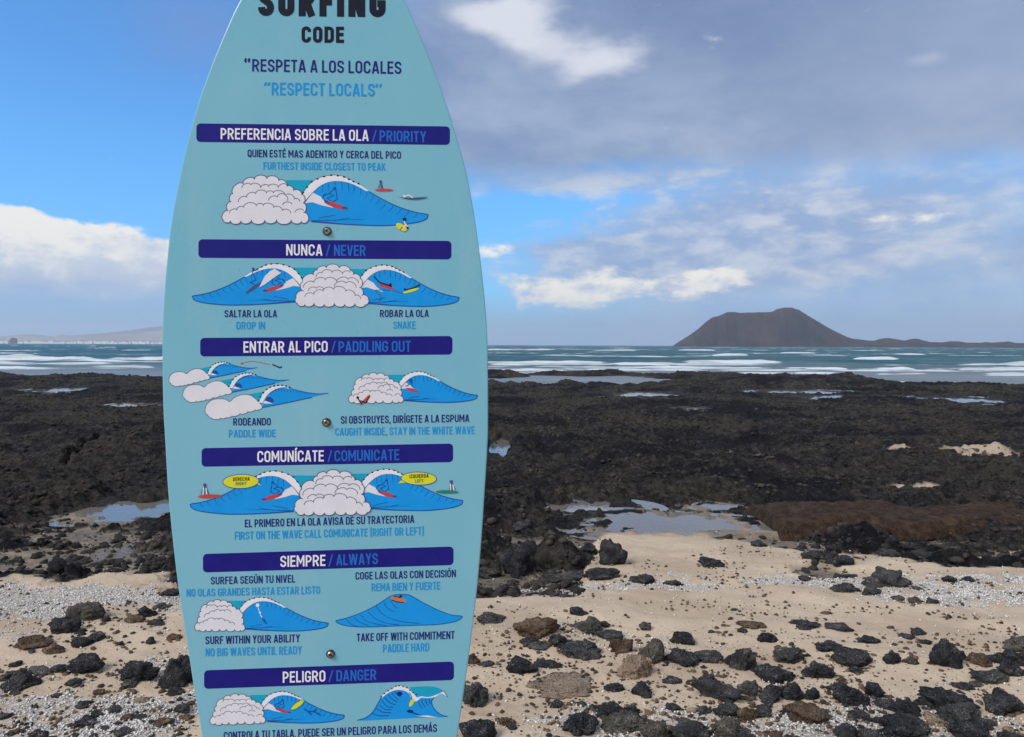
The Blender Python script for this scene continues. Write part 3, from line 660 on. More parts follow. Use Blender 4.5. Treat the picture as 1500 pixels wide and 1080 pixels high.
for s, x0, x1, a, b, h, c_ in [
    ('QUIEN ESTÉ MAS ADENTRO Y CERCA DEL PICO', 362.7, 587.3, 230.3, 233, 11, D0), ('FURTHEST INSIDE CLOSEST TO PEAK', 386, 565, 248.6, 250.3, 11, L0),
    ('SALTAR LA OLA', 329, 405.7, 465, 465, 10.6, D0), ('DROP IN', 346.3, 388.3, 482.6, 482.6, 11, L0), ('ROBAR LA OLA', 556.7, 628, 464.8, 464.6, 10.6, D0), ('SNAKE', 576, 608.7, 482, 482, 11, L0),
    ('RODEANDO', 341.7, 396.7, 623.5, 623.2, 10.8, D0), ('PADDLE WIDE', 335.3, 403.7, 641, 640.4, 11, L0),
    ('SI OBSTRUYES, DIRÍGETE A LA ESPUMA', 499.3, 687.3, 621, 618.3, 11.2, D0), ('CAUGHT INSIDE, STAY IN THE WHITE WAVE', 491, 695.3, 638.5, 636, 11.4, L0),
    ('EL PRIMERO EN LA OLA AVISA DE SU TRAYECTORIA', 358.7, 606.7, 772.7, 766, 11.4, D0), ('FIRST ON THE WAVE CALL COMUNICATE (RIGHT OR LEFT)', 344, 620.7, 791, 783.8, 11.8, L0),
    ('SURFEA SEGÚN TU NIVEL', 309, 432.3, 856.4, 853.4, 11.2, D0), ('NO OLAS GRANDES HASTA ESTAR LISTO', 273.3, 468.7, 874.4, 870, 11.4, L0),
    ('COGE LAS OLAS CON DECISIÓN', 520.7, 667.7, 849.4, 845.6, 11.2, D0), ('REMA BIEN Y FUERTE', 544.3, 644.7, 866.4, 864, 11.6, L0),
    ('SURF WITHIN YOUR ABILITY', 301, 439.3, 944, 940.8, 11.6, D0), ('NO BIG WAVES UNTIL READY', 301.3, 442, 961.8, 958.4, 12, L0),
    ('TAKE OFF WITH COMMITMENT', 522.7, 665.7, 939.8, 936, 11.6, D0), ('PADDLE HARD', 561, 628.7, 956, 953.8, 12, L0),
    ('CONTROLA TU TABLA, PUEDE SER UN PELIGRO PARA LOS DEMÁS', 327.7, 640, 1084, 1072.3, 11.8, D0)]:
    text(s, x0, x1, a, b, h, c_, .15)

# ---- wave drawings
def z1(pts): return [(310 + x/8.8235, 250 + y/8.8235) for x, y in pts]
def z2(pts): return [(430 + x/7.143, 250 + y/7.143) for x, y in pts]
def mp(pts, f): return [f(*q) for q in pts]
def foam_poly(cusps, inner, f, parent, lw=1.1, b=.30, flip=False):
    s = -1 if flip else 1
    o = scallop(mp(cusps, f), b*s, True); fm = flat_mesh('foam', [poly(o)], I_fm, parent)
    lines = [ribbon(o, lw, True)]
    for q in inner: lines.append(ribbon(scallop(mp(q, f), .30*s), lw*.9))
    flat_mesh('foam_outline', lines, I_line, parent)
FC = z1([(215, 520), (205, 500), (255, 405), (275, 300), (410, 170), (555, 112), (715, 105), (870, 130), (975, 205), (1060, 262), (1165, 310), (1185, 420), (1190, 545), (1240, 655), (1160, 660), (1030, 642), (840, 640), (690, 645), (515, 643), (380, 655), (245, 655), (150, 640)])
FI = [z1(q) for q in ([(395, 225), (510, 185), (635, 225), (740, 205), (865, 225), (975, 190)], [(350, 410), (455, 345), (570, 300), (710, 290), (800, 290), (950, 320)],
      [(235, 550), (330, 510), (415, 475), (580, 455), (670, 450), (805, 480), (915, 520), (1025, 555)], [(740, 390), (850, 345), (955, 320), (1070, 370), (1140, 405)], [(920, 445), (1040, 440)], [(1080, 545), (1190, 520)], [(960, 330), (975, 390)])]
TICKS = [(300, 150, 300, 230), (355, 125, 372, 220), (430, 115, 430, 175), (500, 120, 510, 210), (565, 130, 578, 220), (630, 150, 628, 240), (695, 180, 700, 260), (765, 225, 742, 300), (830, 262, 792, 330), (895, 300, 850, 360), (960, 337, 915, 400), (1035, 370, 990, 430), (1115, 402, 1070, 465), (1200, 425, 1160, 480), (1285, 450, 1245, 495)]
def wave_t(bx, tx, ty, by, sl_=0, px=None):
    a = (tx-bx)/(626.5-445.4); c_ = (by-ty)/73.5
    return lambda x, y: (bx + (x-445.4)*a, ty + (y-257)*c_ + sl_*(x-490)*a)
def wave(f, label, surfer='ride', flip=False, ticks=True, dots=True, spray=True):
    Z = lambda pts: mp(z2(pts), f)
    face = smooth([(105, 340), (200, 225), (290, 150), (380, 112), (470, 105), (560, 120), (650, 150), (760, 212), (860, 264), (1000, 337), (1150, 400), (1290, 440), (1390, 456)], 4) + smooth([(1405, 475), (1385, 508), (1300, 540), (1150, 562), (950, 575), (750, 572), (500, 557), (350, 542), (150, 528)], 4)
    LAYER[0] = 0
    back = flat_mesh('back_wave', [poly(Z([(-80, 100), (225, 100), (140, 330), (-80, 330)]))], I_teal)
    body = flat_mesh('wave_drawing', [poly(Z(face))], I_wave); body['label'] = label; back.parent = body
    back.matrix_parent_inverse = Matrix()
    # (the back wave lies one layer below the face)
    if spray: flat_mesh('spray', [poly(Z([(112, 342), (195, 228), (285, 275), (330, 330), (420, 392), (290, 362), (200, 332)]))], I_fm, body)
    if ticks: flat_mesh('contour_lines', [ribbon(Z(smooth([(a, b), (a*.75 + c_*.25 + 8, b*.6 + d*.4), (c_, d)], 4)), .9, taper=lambda u: 1-.5*u) for a, b, c_, d in TICKS] +
              [ribbon(Z(smooth([(190, 525), (400, 520), (560, 515), (740, 512)], 4)), 1.1, taper=lambda u: 1-.7*u), ribbon(Z([(260, 500), (440, 465)]), .8), ribbon(Z([(420, 525), (590, 495)]), .8)], I_dkb, body)
    flat_mesh('wave_outline', [ribbon(Z(smooth([(700, 168), (860, 262), (1000, 337), (1150, 400), (1290, 440), (1395, 458), (1405, 475), (1385, 510), (1300, 541), (1150, 563), (950, 576), (750, 573), (600, 566)], 4)), 1.3),
        ribbon(Z(smooth([(185, 532), (350, 546), (500, 560), (640, 568)], 4)), 2.2, taper=lambda u: 1-.5*u), ribbon(Z(smooth([(110, 340), (200, 226), (290, 150)], 4)), 1.6), ribbon(Z([(115, 320), (108, 400), (120, 450)]), 1.6)], I_dkb, body)
    lipo = smooth([(85, 322), (100, 240), (150, 165), (200, 115), (260, 80), (330, 60), (400, 50), (480, 52), (540, 70), (620, 110), (700, 155), (790, 215)], 4); lipi = smooth([(760, 214), (650, 156), (560, 124), (470, 110), (380, 117), (290, 154), (200, 228), (118, 322)], 4)
    flat_mesh('wave_lip', [poly(Z(lipo + lipi))], I_wht, body)
    if dots:
        dp = [(100, 232), (140, 175), (190, 120), (250, 88), (320, 64), (395, 50), (465, 55), (530, 68), (580, 92), (628, 116), (680, 138)]
        flat_mesh('lip_dots', [poly(Z(ell(x, y, 15, 9, -.5 + i*.1, 8))) for i, (x, y) in enumerate(dp)] + [ribbon(Z(lipo[2:-6]), .45)], I_blk, body)
    if surfer == 'ride':
        flat_mesh('surfer', [poly(Z(ell(432, 188, 17, 14, 0, 10)))] + [ribbon(Z(q), 1.0) for q in ([(425, 195), (370, 240), (305, 265)], [(440, 195), (457, 300), (400, 335)], [(370, 240), (420, 262), (352, 290), (395, 320)], [(330, 240), (300, 300)])], I_dkb, body)
        flat_mesh('drawn_surfboard', [poly(Z(ell(440, 365, 128, 24, .32)))], I_red, body); flat_mesh('board_nose', [poly(Z(ell(535, 392, 32, 12, .1, 10)))], I_dkb, body); flat_mesh('board_tail', [poly(Z(ell(345, 325, 35, 10, .6, 10)))], I_dkb, body)
    return body
def figure(pts, parent, m=I_blk, w=1.0, dots=()):
    flat_mesh('surfer', [ribbon(q, w) for q in pts] + [poly(ell(x, y, r, r, 0, 10)) for x, y, r in dots], m, parent)
ID = lambda x, y: (x, y)
w = wave(wave_t(445.4, 626.5, 257, 330.5), 'single blue wave drawing under the first heading bar, with two small surfers beside it'); foam_poly(FC, FI, ID, w)
flat_mesh('drawn_surfboard', [poly(ell(562.5, 278.6, 13.5, 1.9, 0, 16))], I_red, w); figure([[(558, 268), (554, 276)], [(558, 268), (561, 277)], [(558, 268), (559, 277)]], w, I_line, 1.2, [(557.6, 266.3, 2)])
flat_mesh('drawn_surfboard', [poly(smooth([(578, 287), (588, 289.5), (602, 290), (627, 289), (614, 292.5), (596, 292)], 3, True))], I_line, w); figure([[(592, 289), (598, 286), (605, 290)]], w, I_wht, 1.4, [(592, 287.2, 1.5)])
flat_mesh('drawn_surfboard', [poly(ell(588, 333, 9, 4.5, .55, 16))], I_yel, w); figure([[(592, 324), (594, 330), (588, 336)], [(594, 328), (598, 334)]], w, I_wht, 1.6); figure([[(586, 337), (590, 333)]], w, I_blk, 1.2, [(592.5, 321.5, 2.6), (597, 334, 1.6)])
# NEVER
MC = [(230+x/3, 240+y/3) for x, y in [(613, 590), (645, 560), (640, 520), (690, 490), (705, 468), (745, 457), (800, 458), (850, 470), (862, 488), (893, 505), (890, 545), (900, 580), (928, 595), (915, 620), (870, 614), (825, 619), (780, 613), (735, 619), (690, 613), (650, 620), (618, 614)]]
MI = [[(230+x/3, 240+y/3) for x, y in q] for q in ([(700, 500), (725, 480), (770, 478), (815, 485), (850, 478)], [(645, 545), (690, 522), (740, 510), (790, 520), (840, 508), (885, 525)], [(665, 560), (700, 548), (735, 556)], [(650, 585), (690, 575), (730, 560), (775, 552), (830, 560), (870, 580), (895, 595)], [(780, 540), (830, 525), (875, 545)])]
sg = lambda y: -(y-420)*6.1e-5
w = wave(wave_t(441, 282.5, 386.5, 447), 'left of the two mirrored waves under the second heading bar', flip=True)
figure([[(369, 398), (375, 410), (366, 414), (374, 417)], [(369, 398), (378, 395)]], w, I_dkb, 1.0, [(371, 394, 1.8)]); flat_mesh('drawn_surfboard', [poly(ell(371, 422, 14, 2.0, -.62))], I_line, w); flat_mesh('spray', [poly([(380, 421), (388, 405), (395, 398), (402, 394), (412, 400), (400, 408), (388, 417)])], I_fm, w)
w = wave(wave_t(527.4, 672, 388.5, 449), 'right of the two mirrored waves under the second heading bar', surfer=None)
flat_mesh('drawn_surfboard', [poly(ell(566, 420, 12, 2.3, .28))], I_red, w); figure([[(548, 405), (556, 414), (570, 418)], [(556, 414), (574, 420)]], w, I_blk, 1.7, [(572, 417, 1.9)])
flat_mesh('drawn_surfboard', [poly(ell(602, 426, 12, 2.0, -.28))], I_yel, w); figure([[(594, 425), (606, 422), (615, 417)]], w, I_blk, 1.8, [(593, 424, 1.6)]); flat_mesh('path_line', [ribbon([(572, 425), (550, 425), (559, 436), (555, 441)], .8), ribbon([(575, 425), (590, 430)], .8)], I_line, w)
foam_poly(MC, MI, ID, w, .95)
# ENTRAR AL PICO: three small sets
for k, (bx, by, s_) in enumerate([(240+405/6, 520+205/6, .718), (240+600/6, 520+330/6, .863), (240+865/6, 520+465/6, 1.0)]):
    f = lambda x, y: (bx + (x-865)/6*s_, by + (y-465)/6*s_*1.02)
    Z = lambda q: mp(q, f)
    LAYER[0] = 0; w = flat_mesh('wave_drawing', [poly(Z(smooth([(865, 465), (880, 410), (930, 345), (1000, 302), (1080, 290), (1150, 308), (1250, 332), (1350, 345), (1450, 338)], 4) + [(1300, 375), (1100, 420)]))], I_wave)
    w['label'] = ('smallest', 'middle', 'largest')[k] + ' of the three slanted little waves under the third heading bar'
    flat_mesh('back_wave', [poly(Z([(740, 350), (950, 312), (850, 440), (760, 440)]))], I_teal, w)
    o = Z(smooth([(362, 490), (375, 440), (420, 400), (480, 388), (540, 392), (580, 412), (620, 378), (690, 352), (760, 358), (815, 395)], 4) + scallop([(815, 395), (845, 430), (862, 466)], .2) + scallop([(862, 466), (800, 482), (740, 497), (670, 515), (600, 535), (550, 548), (500, 553), (460, 563), (420, 552), (385, 525), (362, 490)], .16, n=4))
    flat_mesh('foam', [poly(o)], I_fm, w); flat_mesh('foam_outline', [ribbon(o, .8, True)], I_line, w)
    flat_mesh('wave_lip', [poly(Z(smooth([(838, 420), (868, 350), (920, 300), (980, 280), (1050, 275), (1115, 292)], 4) + smooth([(1100, 300), (1030, 292), (960, 315), (910, 355), (868, 422)], 4)))], I_wht, w)
    flat_mesh('contour_lines', [ribbon(Z([(a, 300 + (a-1000)*.11), (a+6-k, 322 + (a-1000)*.08)]), .6) for a in range(980, 1400, 26)] + [poly(Z(ell(930, 398, 38, 26, .3, 12))), ribbon(Z([(865, 463), (1090, 420), (1300, 375)]), 1.2), ribbon(Z(smooth([(930, 345), (1000, 302), (1080, 290), (1150, 308), (1250, 332), (1350, 345), (1445, 338)], 3)), .8)], I_dkb, w)
    flat_mesh('spray', [poly(Z([(872, 425), (890, 405), (960, 428), (900, 428)]))], I_wht, w)
    flat_mesh('lip_dots', [poly(Z(ell(a, b, 9, 7, 0, 8))) for a, b in ((828, 405), (850, 370), (875, 335), (905, 305), (935, 288), (970, 278), (1005, 272), (1040, 272), (1075, 278), (1105, 288))], I_blk, w)
LAYER[0] = 0; arrow = flat_mesh('arrow_drawing', [ribbon(smooth([(355, 532.5), (368, 529.5), (380, 531), (396, 534.5)], 5), 1.0), poly(ell(354.5, 532.6, 2.2, 1.5, 0, 10))], I_red)
figure([[(399, 534), (410, 539), (413, 537)]], arrow, I_blk, 1.8)
# CAUGHT INSIDE
a4 = (509.5-591.7)/(323-452.); f4 = lambda x, y: (509.5 + (x-323.5)*(593-509.5)/(455.5-323.5), 546.5 + (y-257)*(590.5-546.5)/(327-257)*1.0 - .006*(x-323))
w = wave(wave_t(585.5, 699, 544.5, 590, -.008), 'blue wave under the third heading bar, with a swimmer caught in its foam', surfer=None); foam_poly(FC, FI, f4, w, .85)
flat_mesh('drawn_surfboard', [poly(ell(604, 571.5, 9.5, 2.2, .25))], I_red, w); figure([[(604, 556), (600, 563), (594, 566)], [(603, 556), (604, 566)]], w, I_dkb, 1.0, [(600.5, 557.5, 1.8)])
flat_mesh('drawn_surfboard', [poly(ell(535, 586, 10.5, 1.8, -.83))], I_red, w); figure([[(524, 583), (529, 591), (532, 588)], [(528, 587), (536, 590), (542, 580)]], w, I_blk, 1.7, [(524, 582.5, 2)])
# COMUNICATE
w = wave(wave_t(439.4, 279.3, 690, 754, .012), 'left of the two mirrored waves with yellow speech bubbles')
flat_mesh('speech_bubble', [poly(ell(353, 705.3, 26.3, 10.2, -.03, 28)), poly([(372, 707), (383, 711.5), (376, 704)])], I_yel, w); flat_mesh('bubble_outline', [ribbon(ell(353, 705.3, 26.3, 10.2, -.03, 28), .9, True)], I_dkb, w)
text('DERECHA', 341.5, 366, 704.8, 704.2, 5.4, I_blk, .17, parent=w); text('RIGHT', 345.5, 361.5, 711.2, 710.8, 5, I_grn, .17, parent=w)
flat_mesh('drawn_surfboard', [poly(ell(307.5, 727, 17.5, 2.8, -.03, 20))], I_red, w); figure([[(300, 712), (295.5, 720), (296, 726)], [(300, 712), (299.5, 726)], [(301, 712), (306, 724)]], w, I_line, 1.0, [(300.2, 710.3, 2.4)]); figure([[(298.5, 714), (297.8, 725)], [(302, 715), (303, 724)]], w, I_wht, 1.5)
w = wave(wave_t(529.4, 677.5, 687.3, 749, -.02), 'right of the two mirrored waves with yellow speech bubbles')
flat_mesh('speech_bubble', [poly(ell(613.5, 701, 25.8, 9.4, .03, 28)), poly([(590, 702), (583, 708), (596, 707)])], I_yel, w); flat_mesh('bubble_outline', [ribbon(ell(613.5, 701, 25.8, 9.4, .03, 28), .9, True)], I_dkb, w)
text('IZQUIERDA', 600, 628, 700.6, 699.6, 5.4, I_blk, .17, parent=w); text('LEFT', 608, 620, 707.3, 706.9, 5, I_grn, .17, parent=w)
flat_mesh('drawn_surfboard', [poly(ell(655, 720.6, 17, 2.4, .02, 20))], I_grn, w); figure([[(661, 707), (658, 719)], [(661, 707), (662, 719)], [(661, 707), (667, 717)]], w, I_line, 1.0, [(661, 705.6, 2.4)]); figure([[(660, 709), (660, 718)], [(663.5, 710), (665, 718)]], w, I_wht, 1.5)
foam_poly(MC, MI, lambda x, y: (431 + (x-432.5)*(544-431)/(541-432.5), 692 + (y-391)*(752.5-692)/(447.5-391) - .018*(x-486)), w)
# SIEMPRE left and right
w = wave(wave_t(351.4, 480.5, 875, 925, -.012), 'blue wave with a lone dropping figure, under the fifth heading bar', surfer=None, spray=False)
foam_poly(FC, FI[:3], lambda x, y: (284.5 + (x-323.5)*(360.5-284.5)/(455.5-323.5), 878 + (y-257)*(924.5-878)/(327-257)), w, .9)
figure([[(378, 889), (381.5, 900), (386, 908)]], w, I_wht, 1.0, [(377.5, 886.5, 2.8), (381, 897.5, 1.4)]); figure([[(384, 905), (388, 911), (391, 914)]], w, I_dkb, 1.8, [(387, 909, 2)])
zz_ = lambda q: [(480 + x/7.143, 860 + y/7.143) for x, y in q]
o = zz_(smooth([(85, 355), (200, 325), (370, 262), (520, 185), (620, 120), (690, 85), (800, 78), (870, 92), (1000, 165), (1150, 240), (1290, 292), (1400, 305), (1395, 330), (1320, 365), (1150, 392), (950, 400), (700, 408), (450, 418), (280, 415), (150, 395)], 4, True))
LAYER[0] = 0; w = flat_mesh('wave_drawing', [poly(o)], I_wave); w['label'] = 'unbroken rounded swell drawing on the right under the fifth heading bar'
flat_mesh('wave_outline', [ribbon(o, 1.2, True)], I_dkb, w)
flat_mesh('contour_lines', [ribbon(zz_(smooth(q, 4)), .9) for q in ([(655, 140), (680, 180), (725, 222)], [(590, 160), (620, 215), (700, 262)], [(505, 200), (560, 270), (660, 330), (800, 365), (960, 380)], [(425, 262), (500, 330), (620, 380), (750, 395)], [(345, 290), (400, 350), (500, 385), (620, 405)], [(280, 320), (330, 365), (430, 405)], [(200, 340), (240, 385), (310, 410)])], I_dkb, w)
flat_mesh('drawn_surfboard', [poly(zz_(ell(740, 128, 85, 26, .3)))], I_skin, w); figure([zz_([(670, 135), (720, 155), (800, 162)]), zz_([(690, 95), (760, 110)])], w, I_blk, 1.3, [(480+765/7.143, 860+98/7.143, 2)])
# DANGER left and right
w = wave(wave_t(384, 504, 1013, 1060, -.02), 'blue wave with a loose yellow board, under the last visible heading bar')
foam_poly(FC, FI, lambda x, y: (306.5 + (x-323.5)*(391-306.5)/(455.5-323.5), 1017.5 + (y-257)*(1061.5-1017.5)/(327-257) - .02*(x-323)), w, .8)
flat_mesh('drawn_surfboard', [poly(ell(436, 1032.4, 11.5, 3.6, -.62, 18))], I_yel, w); flat_mesh('bubble_outline', [ribbon(ell(436, 1032.4, 11.5, 3.6, -.62, 18), .8, True)], I_grn, w)
figure([[(445, 1038), (451, 1042), (460, 1042)], [(451, 1042), (456, 1047)], [(460, 1042), (470, 1048)], [(458, 1042), (464, 1039)]], w, I_dkb, 1.6)
z9 = lambda q: [(510 + x/9.375, 995 + y/9.375) for x, y in q]
o = z9(smooth([(125, 565), (240, 530), (340, 450), (400, 350), (460, 250), (540, 190), (640, 150), (740, 145), (830, 180), (880, 240), (1000, 200), (1200, 190), (1260, 180)], 4) + smooth([(1180, 250), (1145, 300), (1160, 370), (1210, 440), (1280, 490), (1365, 515)], 4) + smooth([(1300, 525), (1000, 530), (700, 545), (400, 560), (230, 570)], 4))
LAYER[0] = 0; w = flat_mesh('wave_drawing', [poly(o)], I_wave); w['label'] = 'steep hollow wave drawing on the right under the last visible heading bar'
flat_mesh('back_wave', [poly(z9(smooth([(850, 112), (1000, 100), (1150, 102), (1240, 120), (1290, 160)], 4) + [(1220, 215), (1160, 230), (1000, 240), (930, 225), (890, 190)]))], I_teal, w)
flat_mesh('wave_lip', [poly(z9(smooth([(440, 240), (500, 195), (580, 145), (650, 105), (720, 90), (800, 115), (860, 160), (910, 210), (945, 250), (1000, 236), (1100, 245), (1180, 225), (1270, 190), (1320, 170), (1365, 245)], 3) + smooth([(1330, 220), (1275, 198), (1190, 245), (1090, 258), (1000, 255), (960, 290), (915, 305), (870, 260), (830, 190), (740, 150), (640, 152), (540, 195), (465, 255)], 3)))], I_wht, w)
flat_mesh('back_outline', [ribbon(z9(smooth([(125, 565), (240, 530), (340, 450), (400, 350), (460, 250)], 4)), 1.3)], I_dkb, w); flat_mesh('wave_outline', [ribbon(z9(smooth([(1180, 250), (1145, 300), (1160, 370), (1210, 440), (1280, 490), (1365, 515)], 4)), 1.2), ribbon(z9([(1270, 150), (1320, 175), (1365, 245)]), .9)], I_dkb, w); flat_mesh('crest_line', [ribbon(z9(smooth([(840, 180), (875, 250), (865, 300)], 3)), 1.0)], I_dkb, w)
flat_mesh('contour_lines', [ribbon(z9(smooth(q, 4)), .8) for q in ([(330, 470), (430, 500), (560, 500)], [(390, 400), (470, 450), (590, 460)], [(430, 350), (500, 410), (600, 420)], [(460, 290), (530, 370), (620, 385)], [(500, 250), (570, 320), (650, 350)], [(550, 210), (610, 280), (680, 315)], [(600, 185), (640, 240), (690, 280)], [(640, 165), (680, 215), (720, 245)], [(960, 290), (980, 350), (1020, 400)], [(1010, 275), (1020, 330), (1060, 380)], [(1060, 275), (1070, 320), (1100, 360)], [(1110, 270), (1115, 310), (1130, 340)])] +
    [poly(z9(ell(705, 200, 40, 30, 0, 12))), poly(z9(ell(850, 440, 45, 22, .1, 12))), ribbon(z9(smooth([(860, 450), (960, 485), (1080, 520)], 3)), 2.0, taper=lambda u: 1-.7*u)], I_navy, w)
flat_mesh('spray', [poly(z9([(930, 500), (1100, 498), (1230, 525), (1080, 520)]))], I_wht, w)
flat_mesh('drawn_surfboard', [poly(z9(ell(872, 320, 60, 26, -1.1, 16)))], I_yel, w)
flat_mesh('lip_dots', [poly(z9(ell(a, b, 13, 9, -.4, 8))) for a, b in ((455, 235), (495, 195), (548, 157), (600, 125), (655, 95), (700, 88), (755, 97), (805, 112), (850, 150), (890, 180), (935, 210))], I_blk, w)

# fixings, post
m_steel, t, p = new_mat('weathered_steel', (.30, .25, .20), .32, .5, 1.0)
t.links.new(mixc(t, noise(t, objco(t), 160, 4, .6).step(.4, .65), (.42, .38, .33), (.10, .06, .04)), p.inputs['Base Color'])
m_dark, _, _ = new_mat('bolt_socket', (.01, .008, .008), .6)
m_wash, _, _ = new_mat('washer_steel', (.06, .07, .06), .4, .5, .8)
def lathe(name, prof, cx_, cz, m, parent, n=28):
    v, f = [], []
    for r, y in prof:
        for i in range(n): a = 2*math.pi*i/n; v.append((cx_ + r*math.cos(a), y, cz + r*math.sin(a)))
    K = len(prof)
    for k in range(K-1):
        for i in range(n): j = (i+1) % n; f.append((k*n+i, k*n+j, (k+1)*n+j, (k+1)*n+i))
    f.append(tuple(range(n))[::-1]); f.append(tuple((K-1)*n + i for i in range(n))); return mesh(name, v, f, m, parent, smooth=False)
for x, y in ((479.3, 339), (478.4, 619), (484.3, 958)):
    u, w_ = P(x, y)
    b_ = lathe('bolt', [(.0062, -.0008), (.0062, -.0035), (.0055, -.0052), (.0038, -.0064), (.0034, -.0064)], u, w_, m_steel, sign)
    lathe('washer', [(.0082, -.0002), (.0082, -.0012), (.0076, -.0018), (.006, -.0018)], u, w_, m_wash, b_)
    hx = [(u + .0026*math.cos(a*math.pi/3 + .4), -.0066, w_ + .0026*math.sin(a*math.pi/3 + .4)) for a in range(6)]
    mesh('hex_socket', hx, [tuple(range(6))], m_dark, b_)
m_wood, t, p = new_mat('post_wood', (.2, .15, .1), .8)
sc_ = objco(t); mpn = t.nodes.new('ShaderNodeMapping'); mpn.inputs['Scale'].default_value = (18, 18, 1.5); t.links.new(sc_, mpn.inputs[0])
t.links.new(mixc(t, noise(t, mpn.outputs[0], 6, 5, .6).step(.35, .65), (.16, .115, .075), (.28, .215, .15)), p.inputs['Base Color'])
pc = P(480, 620)[0]
v, f = [], []; sq = [(-.045, -.045), (.045, -.045), (.045, .045), (-.045, .045)]
zb = -(BO.z + .5); prof = [(.5, .8), (.488, 1), (zb, 1)]
for z_, k in prof:
    for a, b in sq:
        ca = .88; v += [(pc + a*k, TH + .046 + b*k*1, z_)]
f = [(k*4+i, k*4+(i+1) % 4, (k+1)*4+(i+1) % 4, (k+1)*4+i) for k in range(2) for i in range(4)] + [(3, 2, 1, 0), (8, 9, 10, 11)]
post = mesh('post', v, f, m_wood, sign)
bv = post.modifiers.new('edge', 'BEVEL'); bv.width = .004; bv.segments = 2

# ------------------------------------------------------------------ rocks
def lava_mat(name, c1, c2, c3, rough=.85, fleck=.0):
    m, t, p = new_mat(name, rough=rough, spec=.18); g = geoco(t)
    n1_ = noise(t, g, 14, 6, .65); n2_ = noise(t, g, 60, 5, .7); n3_ = noise(t, g, 180, 3, .6)
    vo = t.nodes.new('ShaderNodeTexVoronoi'); vo.inputs['Scale'].default_value = 90; t.links.new(g, vo.inputs['Vector']); vd = N(t, vo.outputs['Distance'])
    c_ = mixc(t, n1_.step(.35, .65), c1, c2); c_ = mixc(t, n2_.step(.5, .72)*.7, c_, c3)
    big = noise(t, g, 5.5, 3, .5); c_ = mixc(t, big.step(.52, .66)*.55, c_, c3); sep = t.nodes.new('ShaderNodeNewGeometry'); sz_ = t.nodes.new('ShaderNodeSeparateXYZ'); t.links.new(sep.outputs['Normal'], sz_.inputs[0])
    up = N(t, sz_.outputs[2]).step(.15, .8)
    c_ = mixc(t, (n3_ + (n1_-.5)*.5).step(.60, .68)*up*fleck, c_, (.50, .45, .39))
    t.links.new(c_, p.inputs['Base Color'])
    bump(t, p, n1_*.5 + n2_*.45 + n3_*.15 + vd.step(.45, .1)*-.35, 1.0, .028)
    return m
M_BLK = lava_mat('black_lava', (.014, .015, .018), (.034, .034, .038), (.075, .072, .072), .75, .5)
M_GRY = lava_mat('grey_lava', (.030, .031, .033), (.062, .060, .058), (.11, .105, .10), .85, .6)
M_OLV = lava_mat('olive_grey_lava', (.055, .052, .043), (.10, .092, .075), (.16, .15, .125), .85, .5)
M_BRN = lava_mat('brown_rock', (.060, .036, .022), (.13, .085, .055), (.20, .15, .11), .85, .3)
M_TAN = lava_mat('tan_rock', (.20, .14, .095), (.30, .22, .155), (.40, .33, .26), .9, .3)
M_WHT = lava_mat('white_coral_stone', (.55, .52, .47), (.70, .68, .64), (.80, .78, .75), .85, 0)
M_DEB, t, p = new_mat('shore_debris', rough=.9, spec=.2); t.links.new(mixc(t, noise(t, geoco(t), 7, 4, .7).step(.42, .60), (.035, .033, .033), (.15, .10, .065)), p.inputs['Base Color'])
M_REEF, t, p = new_mat('reef_lava', rough=.88, spec=.14); g = geoco(t)
q1, q2, q3 = noise(t, g, 1.3, 5, .6), noise(t, g, 6, 4, .6), noise(t, g, 40, 4, .7)
c_ = mixc(t, q2.step(.35, .65), (.012, .012, .015), (.045, .041, .038)); c_ = mixc(t, q1.step(.45, .68)*.8, c_, (.095, .078, .058)); c_ = mixc(t, q3.step(.55, .72)*.6, c_, (.15, .135, .12))
t.links.new(c_, p.inputs['Base Color']); bump(t, p, q3, .9, .02)
MATS = {'k': M_BLK, 'g': M_GRY, 'o': M_OLV, 'b': M_BRN, 't': M_TAN, 'w': M_WHT}
def ico(sub):
    import bmesh
    bm = bmesh.new(); bmesh.ops.create_icosphere(bm, subdivisions=sub, radius=1); bm.verts.ensure_lookup_table()
    v = np.array([q.co[:] for q in bm.verts]); f = np.array([[w.index for w in q.verts] for q in bm.faces]); bm.free(); return v, f
ICO = {k: ico(k) for k in (1, 2, 3, 4, 5)}
def n3d(v, s, fr):
    return (vn(v[:, 0]*fr + v[:, 2]*fr*.7 + 31, v[:, 1]*fr + 17, s) + vn(v[:, 1]*fr - v[:, 2]*fr*.6 + 7, v[:, 2]*fr + v[:, 0]*fr*.5 + 57, s+3) + vn(v[:, 2]*fr + 91, v[:, 0]*fr - v[:, 1]*fr*.4 + 3, s+5))/3 - .5
def rock_shape(sub, seed, ang=.6):
    v, f = ICO[sub]; v = v.copy(); r = np.random.default_rng(seed)
    for i in range(int(5 + 9*ang)):
        n = r.normal(size=3); n /= np.linalg.norm(n); d = r.uniform(.62, .95); k = v @ n; q = k > d
        v[q] -= np.outer((k[q]-d)*.92, n)
    nn = v/np.linalg.norm(v, axis=1)[:, None]
    v = v*(1 + n3d(nn, seed, 1.5)*1.15 + n3d(nn, seed+50, 3.4)*.75 + (n3d(nn, seed+90, 8)*.32 if sub > 2 else 0) + (n3d(nn, seed+120, 18)*.17 + n3d(nn, seed+140, 34)*.08 if sub > 3 else 0))[:, None]
    v -= (v.max(0)+v.min(0))/2; v /= (v.max(0)-v.min(0))/2
    return v, f
